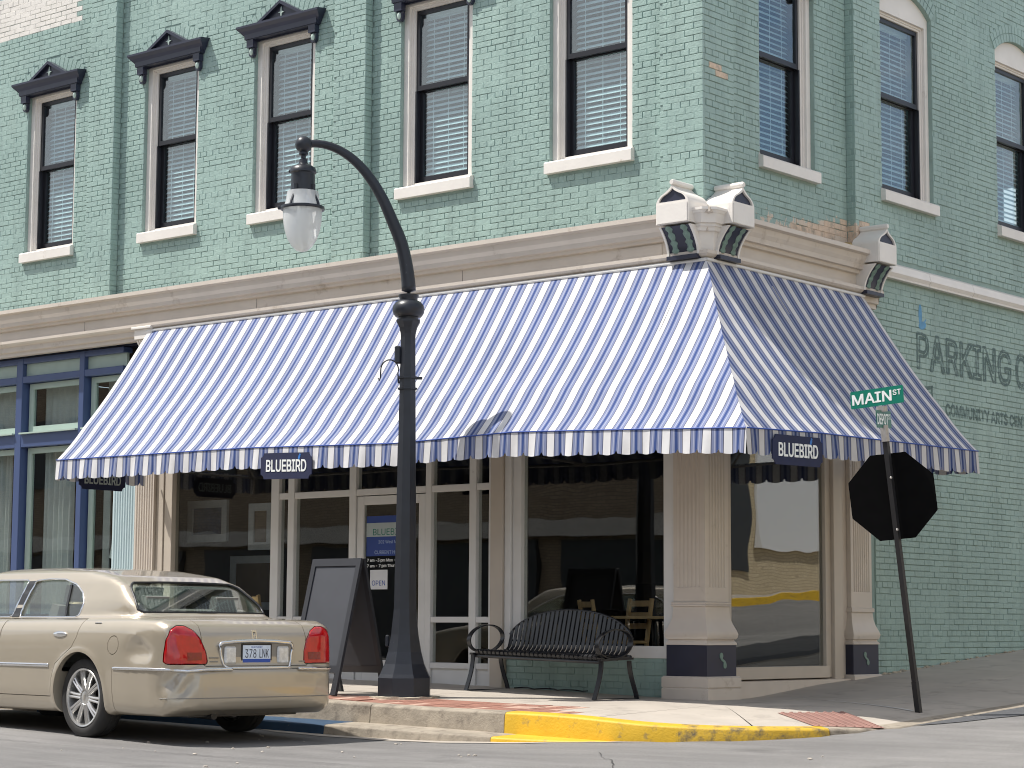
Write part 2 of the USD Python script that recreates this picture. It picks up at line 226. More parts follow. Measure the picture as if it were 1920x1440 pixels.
class MB:
    """Collects triangles."""
    def __init__(s): s.v, s.f, s.n = [], [], 0
    def add(s, v, f):
        v = np.asarray(v, float); f = np.asarray(f, int)
        if f.shape[1] == 4: f = np.vstack([f[:, [0, 1, 2]], f[:, [0, 2, 3]]])
        s.v.append(v); s.f.append(f + s.n); s.n += len(v); return s
    def mesh(s, tm): return s.add(tm.vertices, tm.faces)
    def box(s, x0, x1, y0, y1, z0, z1, c=0.0):
        if c <= 0 or min(x1-x0, y1-y0, z1-z0) < 2.2*c:
            t = trimesh.creation.box(extents=(x1-x0, y1-y0, z1-z0)); t.apply_translation(((x0+x1)/2, (y0+y1)/2, (z0+z1)/2)); return s.mesh(t)
        pts = [(sx, sy, sz) for sx in (0, 1) for sy in (0, 1) for sz in (0, 1)]
        P = []
        for sx, sy, sz in pts:
            X, Y, Z = (x1 if sx else x0), (y1 if sy else y0), (z1 if sz else z0)
            dx, dy, dz = (-c if sx else c), (-c if sy else c), (-c if sz else c)
            P += [(X, Y+dy, Z+dz), (X+dx, Y, Z+dz), (X+dx, Y+dy, Z)]
        return s.mesh(trimesh.convex.convex_hull(np.array(P)))
    def obox(s, c, size, ang=0.0, ch=0.0, M4=None):
        b = MB().box(-size[0]/2, size[0]/2, -size[1]/2, size[1]/2, -size[2]/2, size[2]/2, ch).get()
        v = b[0]; ca, sa = math.cos(ang), math.sin(ang)
        v = np.stack([v[:, 0]*ca - v[:, 1]*sa, v[:, 0]*sa + v[:, 1]*ca, v[:, 2]], 1)
        if M4 is not None: v = v @ M4.T
        return s.add(v + np.asarray(c), b[1])
    def prism(s, poly, a, b, fn):
        """Polygon (shapely) in (u, w) extruded from a to b; fn maps (u, w, d) to xyz."""
        for g in getattr(poly, 'geoms', [poly]):
            if g.is_empty or g.area < 1e-9: continue
            t = trimesh.creation.extrude_polygon(g, abs(b-a), engine='earcut')
            v = np.array(t.vertices); v[:, 2] += min(a, b)
            w = np.stack([np.asarray(q) * np.ones(len(v)) for q in fn(v[:, 0], v[:, 1], v[:, 2])], 1)
            f = np.array(t.faces)
            e = w[f]; vol = np.einsum('ij,ij->i', e[:, 0], np.cross(e[:, 1], e[:, 2])).sum()
            if vol < 0: f = f[:, ::-1]
            s.add(w, f)
        return s
    def lathe(s, prof, c=(0, 0, 0), n=32, a0=0.0, M3=None):
        prof = np.asarray(prof, float); k = len(prof); ang = a0 + np.arange(n)*2*PI/n
        v = np.stack([prof[None, :, 0]*np.cos(ang)[:, None], prof[None, :, 0]*np.sin(ang)[:, None], np.broadcast_to(prof[None, :, 1], (n, k))], -1).reshape(-1, 3)
        i, j = np.meshgrid(np.arange(n), np.arange(k-1), indexing='ij'); i2 = (i+1) % n
        q = np.stack([i*k+j, i2*k+j, i2*k+j+1, i*k+j+1], -1).reshape(-1, 4)
        if M3 is not None: v = v @ np.asarray(M3).T
        return s.add(v + np.asarray(c), q)
    def tube(s, pts, r, n=8, cap=True, flat=None):
        p = np.asarray(pts, float); r = np.broadcast_to(np.asarray(r, float), (len(p),))
        t = np.gradient(p, axis=0); t /= np.linalg.norm(t, axis=1, keepdims=True) + 1e-12
        ref = np.array([0, 0, 1.0]) if abs(t[:, 2]).mean() < 0.85 else np.array([1.0, 0, 0])
        a = np.cross(t, ref); a /= np.linalg.norm(a, axis=1, keepdims=True) + 1e-12; b = np.cross(t, a)
        ang = np.arange(n)*2*PI/n + (PI/4 if n == 4 else 0)
        ra, rb = (1.0, 1.0) if flat is None else flat
        v = (p[:, None] + r[:, None, None]*(ra*np.cos(ang)[None, :, None]*a[:, None] + rb*np.sin(ang)[None, :, None]*b[:, None])).reshape(-1, 3)
        i, j = np.meshgrid(np.arange(len(p)-1), np.arange(n), indexing='ij'); j2 = (j+1) % n
        q = np.stack([i*n+j, i*n+j2, (i+1)*n+j2, (i+1)*n+j], -1).reshape(-1, 4)
        f = np.vstack([q[:, [0, 1, 2]], q[:, [0, 2, 3]]])
        if cap:
            m = len(p)*n; v = np.vstack([v, p[0], p[-1]]); k = np.arange(n); k2 = (k+1) % n
            f = np.vstack([f, np.stack([np.full(n, m), k2, k], 1), np.stack([np.full(n, m+1), (len(p)-1)*n+k, (len(p)-1)*n+k2], 1)])
        return s.add(v, f)
    def strip(s, pts, wdir, w, tdir, th):
        """Flat bar of width w and thickness th along pts."""
        p = np.asarray(pts, float); wd = np.asarray(wdir, float); td = np.broadcast_to(np.asarray(tdir, float), p.shape)
        c = [p + wd*(-w/2) - td*th/2, p + wd*(w/2) - td*th/2, p + wd*(w/2) + td*th/2, p + wd*(-w/2) + td*th/2]
        v = np.stack(c, 1).reshape(-1, 3); k = len(p); q = []
        for i in range(k-1):
            for j in range(4): q.append((i*4+j, i*4+(j+1) % 4, (i+1)*4+(j+1) % 4, (i+1)*4+j))
        q += [(3, 2, 1, 0), ((k-1)*4, (k-1)*4+1, (k-1)*4+2, (k-1)*4+3)]
        return s.add(v, q)
    def sphere(s, c, r, n=2, sc=(1, 1, 1)):
        t = trimesh.creation.icosphere(n, 1.0); return s.add(t.vertices*np.asarray(sc)*r + np.asarray(c), t.faces)
    def grid(s, P):
        """P: (a, b, 3) array of points."""
        a, b = P.shape[:2]; i, j = np.meshgrid(np.arange(a-1), np.arange(b-1), indexing='ij')
        q = np.stack([i*b+j, (i+1)*b+j, (i+1)*b+j+1, i*b+j+1], -1).reshape(-1, 4)
        return s.add(P.reshape(-1, 3), q)
    def get(s): return np.vstack(s.v), np.vstack(s.f)
    def moved(s, off=(0, 0, 0), ang=0.0):
        v, f = s.get(); c, si = math.cos(ang), math.sin(ang)
        return (np.stack([v[:, 0]*c - v[:, 1]*si, v[:, 0]*si + v[:, 1]*c, v[:, 2]], 1) + np.asarray(off), f)

def text_poly(text, height, bold=True):
    t = meshkit.text_mesh(text, height, 0.002, bold)
    s = t.section(plane_origin=(0, 0, 0.001), plane_normal=(0, 0, 1))
    try: pl, T = s.to_2D()
    except AttributeError: pl, T = s.to_planar()
    polys = [affinity.affine_transform(g, [T[0, 0], T[0, 1], T[1, 0], T[1, 1], T[0, 3], T[1, 3]]) for g in pl.polygons_full]
    return unary_union(polys)
def fit_text(text, u0, u1, w0, w1, bold=True):
    g = text_poly(text, 1.0, bold); a, b, c, d = g.bounds
    g = affinity.scale(affinity.translate(g, -a, -b), (u1-u0)/(c-a), (w1-w0)/(d-b), origin=(0, 0))
    return affinity.translate(g, u0, w0)
# ---------------------------------------------------------------- ground heights
side_pts = np.array([(-16,0,.29),(-12,0,.22),(-8,0,.145),(-4.75,0,.08),(-2.65,0,.05),(-1.2,0,.012),(-.4,-.05,-.008),(0,.0,-.012),(0,.6,-.014),(0,1.2,.03),(0,1.95,.10),(0,2.63,.14),(0,3.2,.18),(0,6.56,.437),(0,12,.85),(0,20,1.45),
    (-16,-2.6,.21),(-12,-2.6,.14),(-8,-2.6,.075),(-5,-2.6,.02),(-3,-2.6,-.013),(-2,-2.6,-.042),(-1,-2.6,-.062),(0,-2.6,-.070),(.6,-2.6,-.088),(1.12,-2.53,-.122),(1.6,-2.33,-.141),(2.01,-2.01,-.147),(2.33,-1.6,-.15),(2.53,-1.12,-.157),(2.6,-.6,-.134),
    (2.6,0,-.103),(2.6,.5,-.077),(2.6,1,-.051),(2.6,1.3,-.036),(2.6,3,.085),(2.6,6,.32),(2.6,12,.76),(2.6,20,1.36),(2.3,-.05,-.069),(-2.3,-1.7,-.001),(-.6,-.78,-.012),(-2.5,-.44,.034)])
road_pts = np.array([(-14,-3,-.10),(-10,-3,-.16),(-7,-3,-.21),(-5,-3,-.25),(-4,-3,-.268),(-3,-3,-.287),(-2,-3,-.309),(-1,-3,-.318),(0,-2.95,-.30),(.6,-2.75,-.278),(1.12,-2.53,-.262),(1.6,-2.33,-.25),(2.01,-2.01,-.234),(2.33,-1.6,-.201),(2.53,-1.12,-.163),(2.6,-.6,-.138),(2.6,0,-.107),(2.6,1,-.055),(2.6,1.3,-.040),(2.6,3,.08),(2.6,6,.31),(2.6,12,.75),(2.6,20,1.35),
    (-3.3,-4.7,-.278),(-8,-5,-.19),(-3,-10,-.28),(-12,-10,-.13),(-20,-8,0.0),(5,-5,-.33),(11.6,-16.7,-.55),(5,1,-.07),(9,1,-.06),(9,8,.45),(5,8,.45),(9,-5,-.33),(-12,-18,-.13),(0,-18,-.35),(12,-24,-.6),(9,20,1.3),(25,-10,-.7),(40,-10,-1.0),(-40,-8,.3),(20,5,-.3)])
_hs = RBFInterpolator(side_pts[:, :2], side_pts[:, 2], kernel='thin_plate_spline', smoothing=1e-3)
_hr = RBFInterpolator(road_pts[:, :2], road_pts[:, 2], kernel='thin_plate_spline', smoothing=1e-3)
def h_side(x, y):
    q = np.stack([np.ravel(x), np.ravel(y)], 1).astype(float); return _hs(q).reshape(np.shape(x))
def h_road(x, y):
    q = np.stack([np.ravel(x), np.ravel(y)], 1).astype(float); return _hr(q).reshape(np.shape(x))
AC, AR = np.array([0.6, -0.6]), 2.0                                     # kerb corner: centre and radius
arc = [(AC[0]+AR*math.cos(math.radians(a)), AC[1]+AR*math.sin(math.radians(a))) for a in np.arange(-90, 1, 7.5)]
walk_poly = Polygon([(-60, -2.6)] + arc + [(2.6, 60), (-60, 60)])
# road: one sheet to the horizon, dropped out of sight below the pavement
xs = np.unique(np.concatenate([np.linspace(-150, -20, 14), np.linspace(-20, -8, 25), np.arange(-8, 6.01, .14), np.linspace(6, 20, 29), np.linspace(20, 150, 14)]))
ys = np.unique(np.concatenate([np.linspace(-150, -26, 12), np.linspace(-26, -8, 30), np.arange(-8, 4.01, .14), np.linspace(4, 20, 33), np.linspace(20, 150, 14)]))
X, Y = np.meshgrid(xs, ys, indexing='ij')
cx, cy = np.clip(X, -40, 30), np.clip(Y, -30, 22)
Z = h_road(cx, cy)
import shapely
pp = shapely.points(X.ravel(), Y.ravel())
ins = shapely.contains(walk_poly, pp) * shapely.distance(walk_poly.exterior, pp)
Z = Z - np.clip((ins.reshape(X.shape) - 0.03)/0.12, 0, 1)*0.25
g = MB().grid(np.stack([X, Y, Z], -1))
obj('road', g, 'asphalt', smooth=True, kind='structure')
# gravelly darker strip beside the side-street pavement, and a tar-sealed seam
t = np.linspace(0, 1, 40); yy = 0.0 - 0.75 + t*9.0
w = 0.42*np.clip(t*8, 0.06, 1) + 0.05*np.sin(t*40)
P = np.stack([np.stack([np.full_like(t, 2.615), yy], 1), np.stack([2.61 + w*0.5, yy], 1), np.stack([2.61 + w, yy], 1)], 1)
Pz = h_road(P[..., 0], P[..., 1]) + 0.006
obj('road_patch', MB().grid(np.concatenate([P, Pz[..., None]], -1)), 'tar', kind='structure')

# pavement: dark base sheet and concrete slabs with open joints
walk = obj('sidewalk', MB().grid(np.stack([*(q := np.meshgrid(np.linspace(-16, .6, 60), np.linspace(-2.5, .35, 14), indexing='ij')), h_side(*q) - .03], -1))
           .grid(np.stack([*(q := np.meshgrid(np.linspace(-.05, 2.5, 12), np.linspace(-.55, 20, 80), indexing='ij')), h_side(*q) - .03], -1)), 'concrete_joint', kind='structure')
def slab(x0, x1, y0, y1, m='concrete', n=7):
    q = np.meshgrid(np.linspace(x0, x1, n), np.linspace(y0, y1, n), indexing='ij'); z = h_side(*q)
    mb = MB().grid(np.stack([q[0], q[1], z], -1)); e = .05
    for sl in ((slice(None), 0), (slice(None), -1), (0, slice(None)), (-1, slice(None))):
        a = np.stack([q[0][sl], q[1][sl], z[sl]], -1); b = a - np.array([0, 0, e]); mb.grid(np.stack([a, b], 1))
    obj('slab', mb, m, walk, smooth=35)
J = .006
xe = [-16, -14.2, -12.4, -10.6, -8.9, -7.2, -5.5, -3.9, -2.3]
for a, b in zip(xe[:-1], xe[1:]):
    slab(a+J, b-J, -2.44, -1.36); slab(a+J, b-J, -1.34, .30)
# the brick strip by the lamp lies between x -3.6 and .25, y -2.45 .. -1.95
for a, b in ((-2.3, -.9), (-.9, .6)):
    slab(a+J, b-J, -1.72, .30, n=9)
# corner fan and side-street slabs
for a0, a1 in ((-90, -48), (-48, 0)):
    aa = np.radians(np.linspace(a0 + .2, a1 - .2, 12)); rr = np.linspace(.02, 1.86, 10)
    Rr, Aa = np.meshgrid(rr, aa, indexing='ij'); q = (AC[0]+Rr*np.cos(Aa), AC[1]+Rr*np.sin(Aa))
    obj('slab', MB().grid(np.stack([*q, h_side(*q)], -1)), 'concrete', walk, smooth=35)
ye = [-.6, .95, 2.5, 4.1, 5.8, 7.6, 9.6, 11.8, 14, 17, 20]
slab(-.04, .6-J, -1.72+1.13, .95-J)
for a, b in zip(ye[:-1], ye[1:]):
    if a > -.6: slab(-.04, 1.28, a+J, b-J)
    else: slab(.6+J, 1.28, a, b-J)
    slab(1.29, 2.48, a+(J if a > -.6 else 0), b-J)
# red brick pavers beside the kerb, laid as headers
for i, xx in enumerate(np.arange(-4.3, .22, .104)):
    for k, (ya, yb) in enumerate(((-2.44, -2.205), (-2.20, -1.965), (-1.96, -1.73))):
        if xx < -2.32 and k == 2: continue
        if xx > -.1 and k > 0: continue
        x0, x1 = xx + .003, xx + .101
        if k and x1 < -2.31 and False: continue
        q = np.meshgrid([x0, x1], [ya+.003, yb-.003], indexing='ij'); z = h_side(*q) + rng.uniform(.0, .004) + (.006 if xx < -2.3 else 0)
        a = np.stack([q[0], q[1], z], -1).reshape(-1, 3); v = np.vstack([a, a - np.array([0, 0, .04])])
        obj('paver', (v, np.array([(0, 2, 3), (0, 3, 1), (0, 1, 5), (0, 5, 4), (2, 6, 7), (2, 7, 3), (0, 4, 6), (0, 6, 2), (1, 3, 7), (1, 7, 5)])), 'paver_pale' if rng.random() < .22 else 'paver_red', walk)
for a, b in ((-.1+.0, .22), (.22, .6)):
    slab(a, b-J, -2.20, -1.725, n=4)
slab(.225, .6-J, -2.44, -2.205, n=4)
# dimpled red warning surface at the corner ramp
tp = MB(); dm = MB()
c0, u, v = np.array([1.86, -.93]), np.array([.78, -.62]), np.array([.62, .78])
nu, nv = 15, 8
qq = np.array([[c0 + u*(.95*i/8 - .3) + v*(.62*j/6 - .31) for j in range(7)] for i in range(9)])
tp.grid(np.concatenate([qq, (h_side(qq[..., 0], qq[..., 1]) + .006)[..., None]], -1))
for i in range(nu):
    for j in range(nv):
        c = c0 + u*(.95*(i+.5)/nu - .3) + v*(.62*(j+.5)/nv - .31); z = float(h_side(c[:1], c[1:])[0]) + .005
        dm.lathe([(.0, .012), (.014, .011), (.022, .0)], (c[0], c[1], z), 8)
tac = obj('tactile_paving', tp, 'tactile_red', walk)
obj('dimples', dm, 'tactile_red', tac, kind='stuff')
# pale scrape line across the pavement towards the sign post
a, b = np.array([.98, .58]), np.array([2.17, .06]); n_ = np.array([.4, .92])*.022
tt = np.linspace(0, 1, 14)[:, None]; L = a + (b-a)*tt
q = np.stack([L - n_*(.3+.7*tt), L + n_*(.3+.7*tt)], 1)
obj('painted_line', MB().grid(np.concatenate([q, (h_side(q[..., 0], q[..., 1]) + .004)[..., None]], -1)), 'line_white', walk)

# ---------------------------------------------------------------- kerbs
kerb = thing('kerb', kind='structure')
def resample(path, step=.12):
    ls = LineString(path); n = max(2, int(ls.length/step)); return np.array([ls.interpolate(k/n, normalized=True).coords[0] for k in range(n+1)])
def normals(P):
    t = np.gradient(P, axis=0); t /= np.linalg.norm(t, axis=1, keepdims=True); return np.stack([t[:, 1], -t[:, 0]], 1)      # outwards, to the road
def kerb_stone(path, m, depth=.45):
    P = resample(path); N = normals(P); h = h_side(P[:, 0], P[:, 1]); hr = h_road(P[:, 0], P[:, 1]) - .10
    inner = P - N*.155; hi = h_side(inner[:, 0], inner[:, 1]) + .003
    cols = []
    for off, zz in ((-.155, hi - .06), (-.155, hi), (-.03, h + .003), (-.010, h - .004), (0.0, h - .02), (.012, (h+hr)/2), (.018, hr)):
        cols.append(np.concatenate([P + N*off, np.asarray(zz)[:, None]], 1))
    G = np.stack(cols, 1); rgh = (meshkit.noise(G*9.0, 3) - .5)*.012; G[:, 3:, :2] += (N[:, None, :]*rgh[:, 3:, None])
    mb = MB().grid(G[:, ::-1])
    for e in (0, -1):
        c = G[e]; k = len(c); mb.add(np.vstack([c, c.mean(0)]), [(i, i+1, k) if e == 0 else (i+1, i, k) for i in range(k-1)])
    return obj('kerb_stone', mb, m, kerb, smooth=40)
full = [(-16, -2.6)] + arc
def arcpath(a0, a1): return [(AC[0]+AR*math.cos(math.radians(a)), AC[1]+AR*math.sin(math.radians(a))) for a in np.linspace(a0, a1, 14)]
for a, b in ((-16, -13), (-13, -10), (-10, -7.1), (-7.1, -4.4), (-4.4, -1.885), (-1.875, -.292)):
    kerb_stone([(a, -2.6), (b, -2.6)], 'kerb_concrete')
kerb_stone([(-.285, -2.6), (.6, -2.6)] + arcpath(-88, -66), 'kerb_yellow')
kerb_stone(arcpath(-66, -30), 'kerb_yellow_worn')
kerb_stone(arcpath(-29.7, 0) + [(2.6, .2)], 'kerb_concrete')
for a, b in ((.2, 3), (3, 6), (6, 9), (9, 13), (13, 20)):
    kerb_stone([(2.6, a+.004), (2.6, b-.004)], 'kerb_concrete')
def step_stone(x0, x1, m):
    n = max(4, int((x1-x0)/.12)); x = np.linspace(x0, x1, n)
    fr = np.interp(x, [-16, -.6, .2, .7, 1.12], [-3.0, -3.0, -2.93, -2.78, -2.60])
    bk = np.where(x < .6, -2.585, AC[1] - np.sqrt(np.maximum(AR**2 - (x-.6)**2, 0)) + .02)
    zt_b = np.interp(x, [-16, -8, -4, -3, -2, -1, 0, .6, 1.12], [.03, -.11, -.18, -.190, -.205, -.224, -.250, -.262, -.275])
    zt_f = np.interp(x, [-16, -8, -4, -3, -2, -1, 0, .6, 1.12], [.01, -.12, -.188, -.203, -.219, -.238, -.258, -.266, -.276])
    zr = h_road(x, fr) - .06
    G = np.stack([np.stack([x, bk, zt_b], 1), np.stack([x, fr+.03, zt_f], 1), np.stack([x, fr+.008, zt_f-.006], 1), np.stack([x, fr, zt_f-.02], 1), np.stack([x, fr-.012, zr], 1)], 1)
    G[:, 1:, 1] += (meshkit.noise(G[:, 1:]*8, 5) - .5)*.016
    mb = MB().grid(G[:, ::-1])
    for e in (0, -1):
        c = G[e]; k = len(c); mb.add(np.vstack([c, c.mean(0)]), [(i, i+1, k) if e == 0 else (i+1, i, k) for i in range(k-1)])
    return obj('gutter_step', mb, m, kerb, smooth=40)
for a, b, m in ((-16, -11, 'kerb_concrete'), (-11, -6.2, 'kerb_concrete'), (-6.2, -2.08, 'kerb_blue'), (-2.075, -.148, 'kerb_concrete'), (-.142, 1.12, 'kerb_yellow')):
    step_stone(a, b, m)
# thin pale concrete edge at the foot of the step, partly covered by asphalt
x = np.linspace(-3, 1.2, 40); yb = np.interp(x, [-16, -.6, .2, .7, 1.2], [-3.0, -3.0, -2.93, -2.78, -2.60]); wd = .16*np.clip((1.2-x)/1.5, 0, 1)*np.clip((x+3)/.6, 0, 1) + .02*np.sin(x*9)
q = np.stack([np.stack([x, yb], 1), np.stack([x, yb-np.maximum(wd, .01)], 1)], 1)
obj('gutter_edge', MB().grid(np.concatenate([q[:, ::-1], (h_road(q[:, ::-1, 0], q[:, ::-1, 1]) + .005)[..., None]], -1)), 'concrete', kind='structure')

# grit and weeds at the foot of the side wall, cracks in the road
gt = MB()
for k in range(60):
    y_ = 3.2 + rng.random()**1.4*5.2; x_ = .015 + rng.random()*.05; z_ = float(h_side(np.array([x_]), np.array([y_]))[0]); r_ = rng.uniform(.008, .028)
    t_ = trimesh.creation.icosphere(1, 1.0); gt.add(t_.vertices*np.array([r_*.8, r_*1.5, r_*.6])*(1 + .35*(rng.random((len(t_.vertices), 1)) - .5)) + [x_, y_, z_ + r_*.2], t_.faces)
obj('grit', gt, 'rubble', walk, kind='stuff')
solid('crack_dark', (0.05, 0.048, 0.046), 0.95)
for n_c, (p0, p1, w_) in enumerate((((-7, -6.2), (4.5, -5.2), .012), ((-2.2, -8.2), (9.0, -6.9), .016), ((1.5, -3.6), (6.0, -8.5), .010))):
    t_ = np.linspace(0, 1, 160); P_ = np.array(p0) + (np.array(p1)-np.array(p0))*t_[:, None]; P_[:, 1] += .10*(meshkit.fbm(np.stack([t_*14, t_*0 + n_c*7, t_*0], 1), 4) - .5)*2
    ww = w_*(.3 + meshkit.noise(np.stack([t_*40, t_*0, t_*0 + n_c], 1)))
    q = np.stack([P_ + np.stack([t_*0, ww], 1)/2, P_ - np.stack([t_*0, ww], 1)/2], 1)
    obj('road_crack', MB().grid(np.concatenate([q[:, ::-1], (h_road(q[:, ::-1, 0], q[:, ::-1, 1]) + .007)[..., None]], -1)), 'crack_dark', '/World/road')

pb = MB()
for k in range(46):
    x_, y_ = rng.uniform(-2.5, 5.5), rng.uniform(-7.5, -2.9); z_ = float(h_road(np.array([x_]), np.array([y_]))[0]); r_ = rng.uniform(.006, .016)
    t_ = trimesh.creation.icosphere(1, 1.0); pb.add(t_.vertices*np.array([r_*1.3, r_, r_*.6])*(1 + .4*(rng.random((len(t_.vertices), 1)) - .5)) + [x_, y_, z_ + r_*.3], t_.faces)
obj('pebbles', pb, 'concrete', '/World/road', kind='stuff')
# ---------------------------------------------------------------- the corner building
B = thing('corner_building', 'two storey mint green painted brick corner building with cream cornice and ground floor shop windows', 'building')
FRONT = lambda y0: (lambda u, z, d: (u, y0 + d, z))                    # d: into the wall
SIDE = lambda x0: (lambda u, z, d: (x0 - d, u, z))
ZT = 10.4
class Arch:
    def __init__(s, c, a, zs, r, t): s.c, s.a, s.zs, s.r, s.t = c, a, zs, r, t; s.R = (a*a + r*r)/(2*r); s.cz = zs + r - s.R; s.th = math.asin(a/s.R)
    def half(s, z, extra=0.0):
        q = (s.R+extra)**2 - (z-s.cz)**2
        return math.sqrt(q) if q > 0 else 0.0
    def outline(s, z0, n=24):
        an = np.linspace(-s.th, s.th, n); return Polygon([(s.c-s.a, z0)] + [(s.c + s.R*math.sin(x), s.cz + s.R*math.cos(x)) for x in an] + [(s.c+s.a, z0)])
WF = [dict(u0=-10.80, u1=-9.81), dict(u0=-8.467, u1=-7.48), dict(u0=-6.498, u1=-5.49), dict(u0=-4.134, u1=-3.088), dict(u0=-2.012, u1=-.944)]
ZS, ZH = 5.455, 7.56
for w in WF: w['arch'] = Arch((w['u0']+w['u1'])/2, (w['u1']-w['u0'])/2 + .04, 7.60, .17, .20)
WS = [dict(u0=1.165, u1=2.217, x0=-.11, arch=Arch(1.69, .56, 7.60, .17, .20), hood=True), dict(u0=3.418, u1=4.571, x0=0.0, arch=Arch(3.995, .577, 7.60, .20, .21)), dict(u0=6.135, u1=7.288, x0=0.0, arch=Arch(6.712, .577, 7.60, .20, .21)), dict(u0=9.0, u1=10.15, x0=0.0, arch=Arch(9.575, .577, 7.60, .20, .21))]

pool = []        # every brick: (score, vertices, faces, material, wall key)
def brick(fn, u0, u1, z0, z1, back=.03, m=None, wall='front', out=(0, -1, 0), lim=None):
    if u1-u0 < .02: return
    c = .0035; pr = -rng.uniform(-.0012, .003); j = lambda s=.0011: rng.uniform(-s, s)
    q = [(u0+j(), z0+j()), (u1+j(), z0+j()), (u1+j(), z1+j()), (u0+j(), z1+j())]
    uc, zc = sum(a for a, b in q)/4, sum(b for a, b in q)/4
    ring0 = [(a + (c if a < uc else -c), b + (c if b < zc else -c), pr) for a, b in q]; ring1 = [(a, b, pr + c) for a, b in q]; ring2 = [(a, b, back) for a, b in q]
    P = np.array(ring0 + ring1 + ring2); v = np.stack([np.asarray(t)*np.ones(12) for t in fn(P[:, 0], P[:, 1], P[:, 2])], 1)
    f = [(0, 1, 2), (0, 2, 3)]
    for r in (0, 4):
        for i in range(4):
            a, b = r+i, r+(i+1) % 4; f += [(a, a+4, b+4), (a, b+4, b)]
    f = np.array(f); e = v[f[0]]; nrm = np.cross(e[1]-e[0], e[2]-e[0])
    if nrm @ np.asarray(out, float) < 0: f = f[:, ::-1]
    ctr = v.mean(0); d = CAM - ctr; L = np.linalg.norm(d)
    pool.append(((u1-u0)*(z1-z0)*max(0.0, d @ np.asarray(out, float))/L**3, v, f, m or 'mint_brick', wall, ctr))
CH, BL, JT = .0644, .2165, .0065
def field(fn, u0, u1, z0, z1, holes, wall, out, mfn=None, quoin=None, under=None):
    """Courses of bricks between u0..u1, z0..z1; holes(z) gives the intervals left open."""
    r0 = int(math.ceil((z0 - 4.0)/CH)); r1 = int((z1 - 4.0)/CH)
    for r in range(r0, r1):
        za = 4.0 + r*CH + JT*.5; zb = za + CH - JT; zc = (za+zb)/2
        gaps = sorted(holes(zc)) if holes else []
        runs, a = [], u0
        for h0, h1 in gaps:
            if h0 > a: runs.append((a, min(h0, u1)))
            a = max(a, h1)
        if a < u1: runs.append((a, u1))
        head = r % 8 == 3
        for a, b in runs:
            L = BL*.5 if head else BL
            k = math.floor((a - 100*BL*-1 - (L/2 if r % 2 else 0))/L); p = -100*BL + k*L + (L/2 if r % 2 else 0)
            while p < b:
                s, e = max(p, a), min(p + L, b); p += L
                if e - s < .045 and e < b - 1e-6: continue
                if under is not None and zb < under((s+e)/2): continue
                s2, e2 = s + (JT/2 if s > a+1e-6 else .001), e - (JT/2 if e < b-1e-6 else .001)
                thick = float(meshkit.noise(np.array([s*.9 + (40 if wall == 'side' else 0), zc*1.1, u0*.01]), 9)) > .60        # joints filled by thick paint here and there
                if rng.random() < (.75 if thick else .45 if wall == 'side' else .10) and not head: e2 = min(e + .001, b)
                brick(fn, s2, e2, za - (rng.random() < (.7 if thick else .12))*JT*.95, zb, m=mfn(s, e, zc) if mfn else None, wall=wall, out=out)
def voussoirs(fn, A, wall, out, rows=1):
    n = int(2*A.th*A.R/.072)
    for k in range(n):
        a0, a1 = -A.th + 2*A.th*k/n + .0045/A.R, -A.th + 2*A.th*(k+1)/n - .0045/A.R
        for q in range(rows):
            r0, r1 = A.R + A.t*q/rows + .004, A.R + A.t*(q+1)/rows - .004
            pts = [(A.c + r*math.sin(a), A.cz + r*math.cos(a)) for r, a in ((r0, a0), (r0, a1), (r1, a1), (r1, a0))]
            P = np.array([(x, z, -.001) for x, z in pts] + [(x, z, .03) for x, z in pts]); v = np.stack([np.asarray(t)*np.ones(8) for t in fn(P[:, 0], P[:, 1], P[:, 2])], 1)
            f = np.array([(0, 1, 2), (0, 2, 3)] + [t for i in range(4) for t in ((i, i+4, (i+1) % 4+4), (i, (i+1) % 4+4, (i+1) % 4))])
            e = v[f[0]]
            if np.cross(e[1]-e[0], e[2]-e[0]) @ np.asarray(out, float) < 0: f = f[:, ::-1]
            ctr = v.mean(0); d = CAM-ctr; pool.append((.004*max(0, d @ np.asarray(out, float))/np.linalg.norm(d)**3, v, f, 'mint_brick', wall, ctr))
def holes_for(ws, low=ZS-.14):
    def h(z):
        o = []
        for w in ws:
            A = w['arch']
            if low < z <= A.zs - .0: o.append((w['u0'] - (.02 if z < ZS else 0), w['u1'] + (.02 if z < ZS else 0)))
            elif z > A.zs:
                k = A.half(z, A.t)
                if k > 0 and z < A.cz + A.R + A.t: kk = min(k, (A.R+A.t)*math.sin(A.th) + .0); o.append((A.c-kk, A.c+kk)) if k > 0 else None
        return o
    return h
FO, SO = (0, -1, 0), (1, 0, 0)
def front_m(s, e, z): return 'cream_brick' if (e < -9.66 and z > 8.372) else None
def side_m(s, e, z):
    if 6.08 < z < 6.24 and .13 < (s+e)/2 < .45 and (z < 6.15 or (s+e)/2 < .30): return 'bare_brick'
    y = (s+e)/2
    if 1.7 < y < 3.32 and z < 5.05 - abs(y-2.85)*.24 and rng.random() < .85: return 'bare_brick'
    return None
ZB0, ZB1 = 4.64, 9.0
fh = holes_for(WF)
for a, b, y0 in ((-9.427, -8.92, 0.0), (-5.074, -4.575, 0.0), (-.524, 0.0, 0.0), (-13.6, -9.427, .11), (-8.92, -5.074, .11), (-4.575, -.524, .11)):
    field(FRONT(y0), max(a, -12.2), b, ZB0, ZB1, fh, 'front', FO, front_m)
for w in WF: voussoirs(FRONT(.11), w['arch'], 'front', FO)
field(SIDE(0.0), .031, .537, ZB0, ZB1, None, 'side', SO, side_m)
field(SIDE(-.11), .537, 2.85, ZB0, ZB1, holes_for(WS[:1]), 'side', SO, side_m)
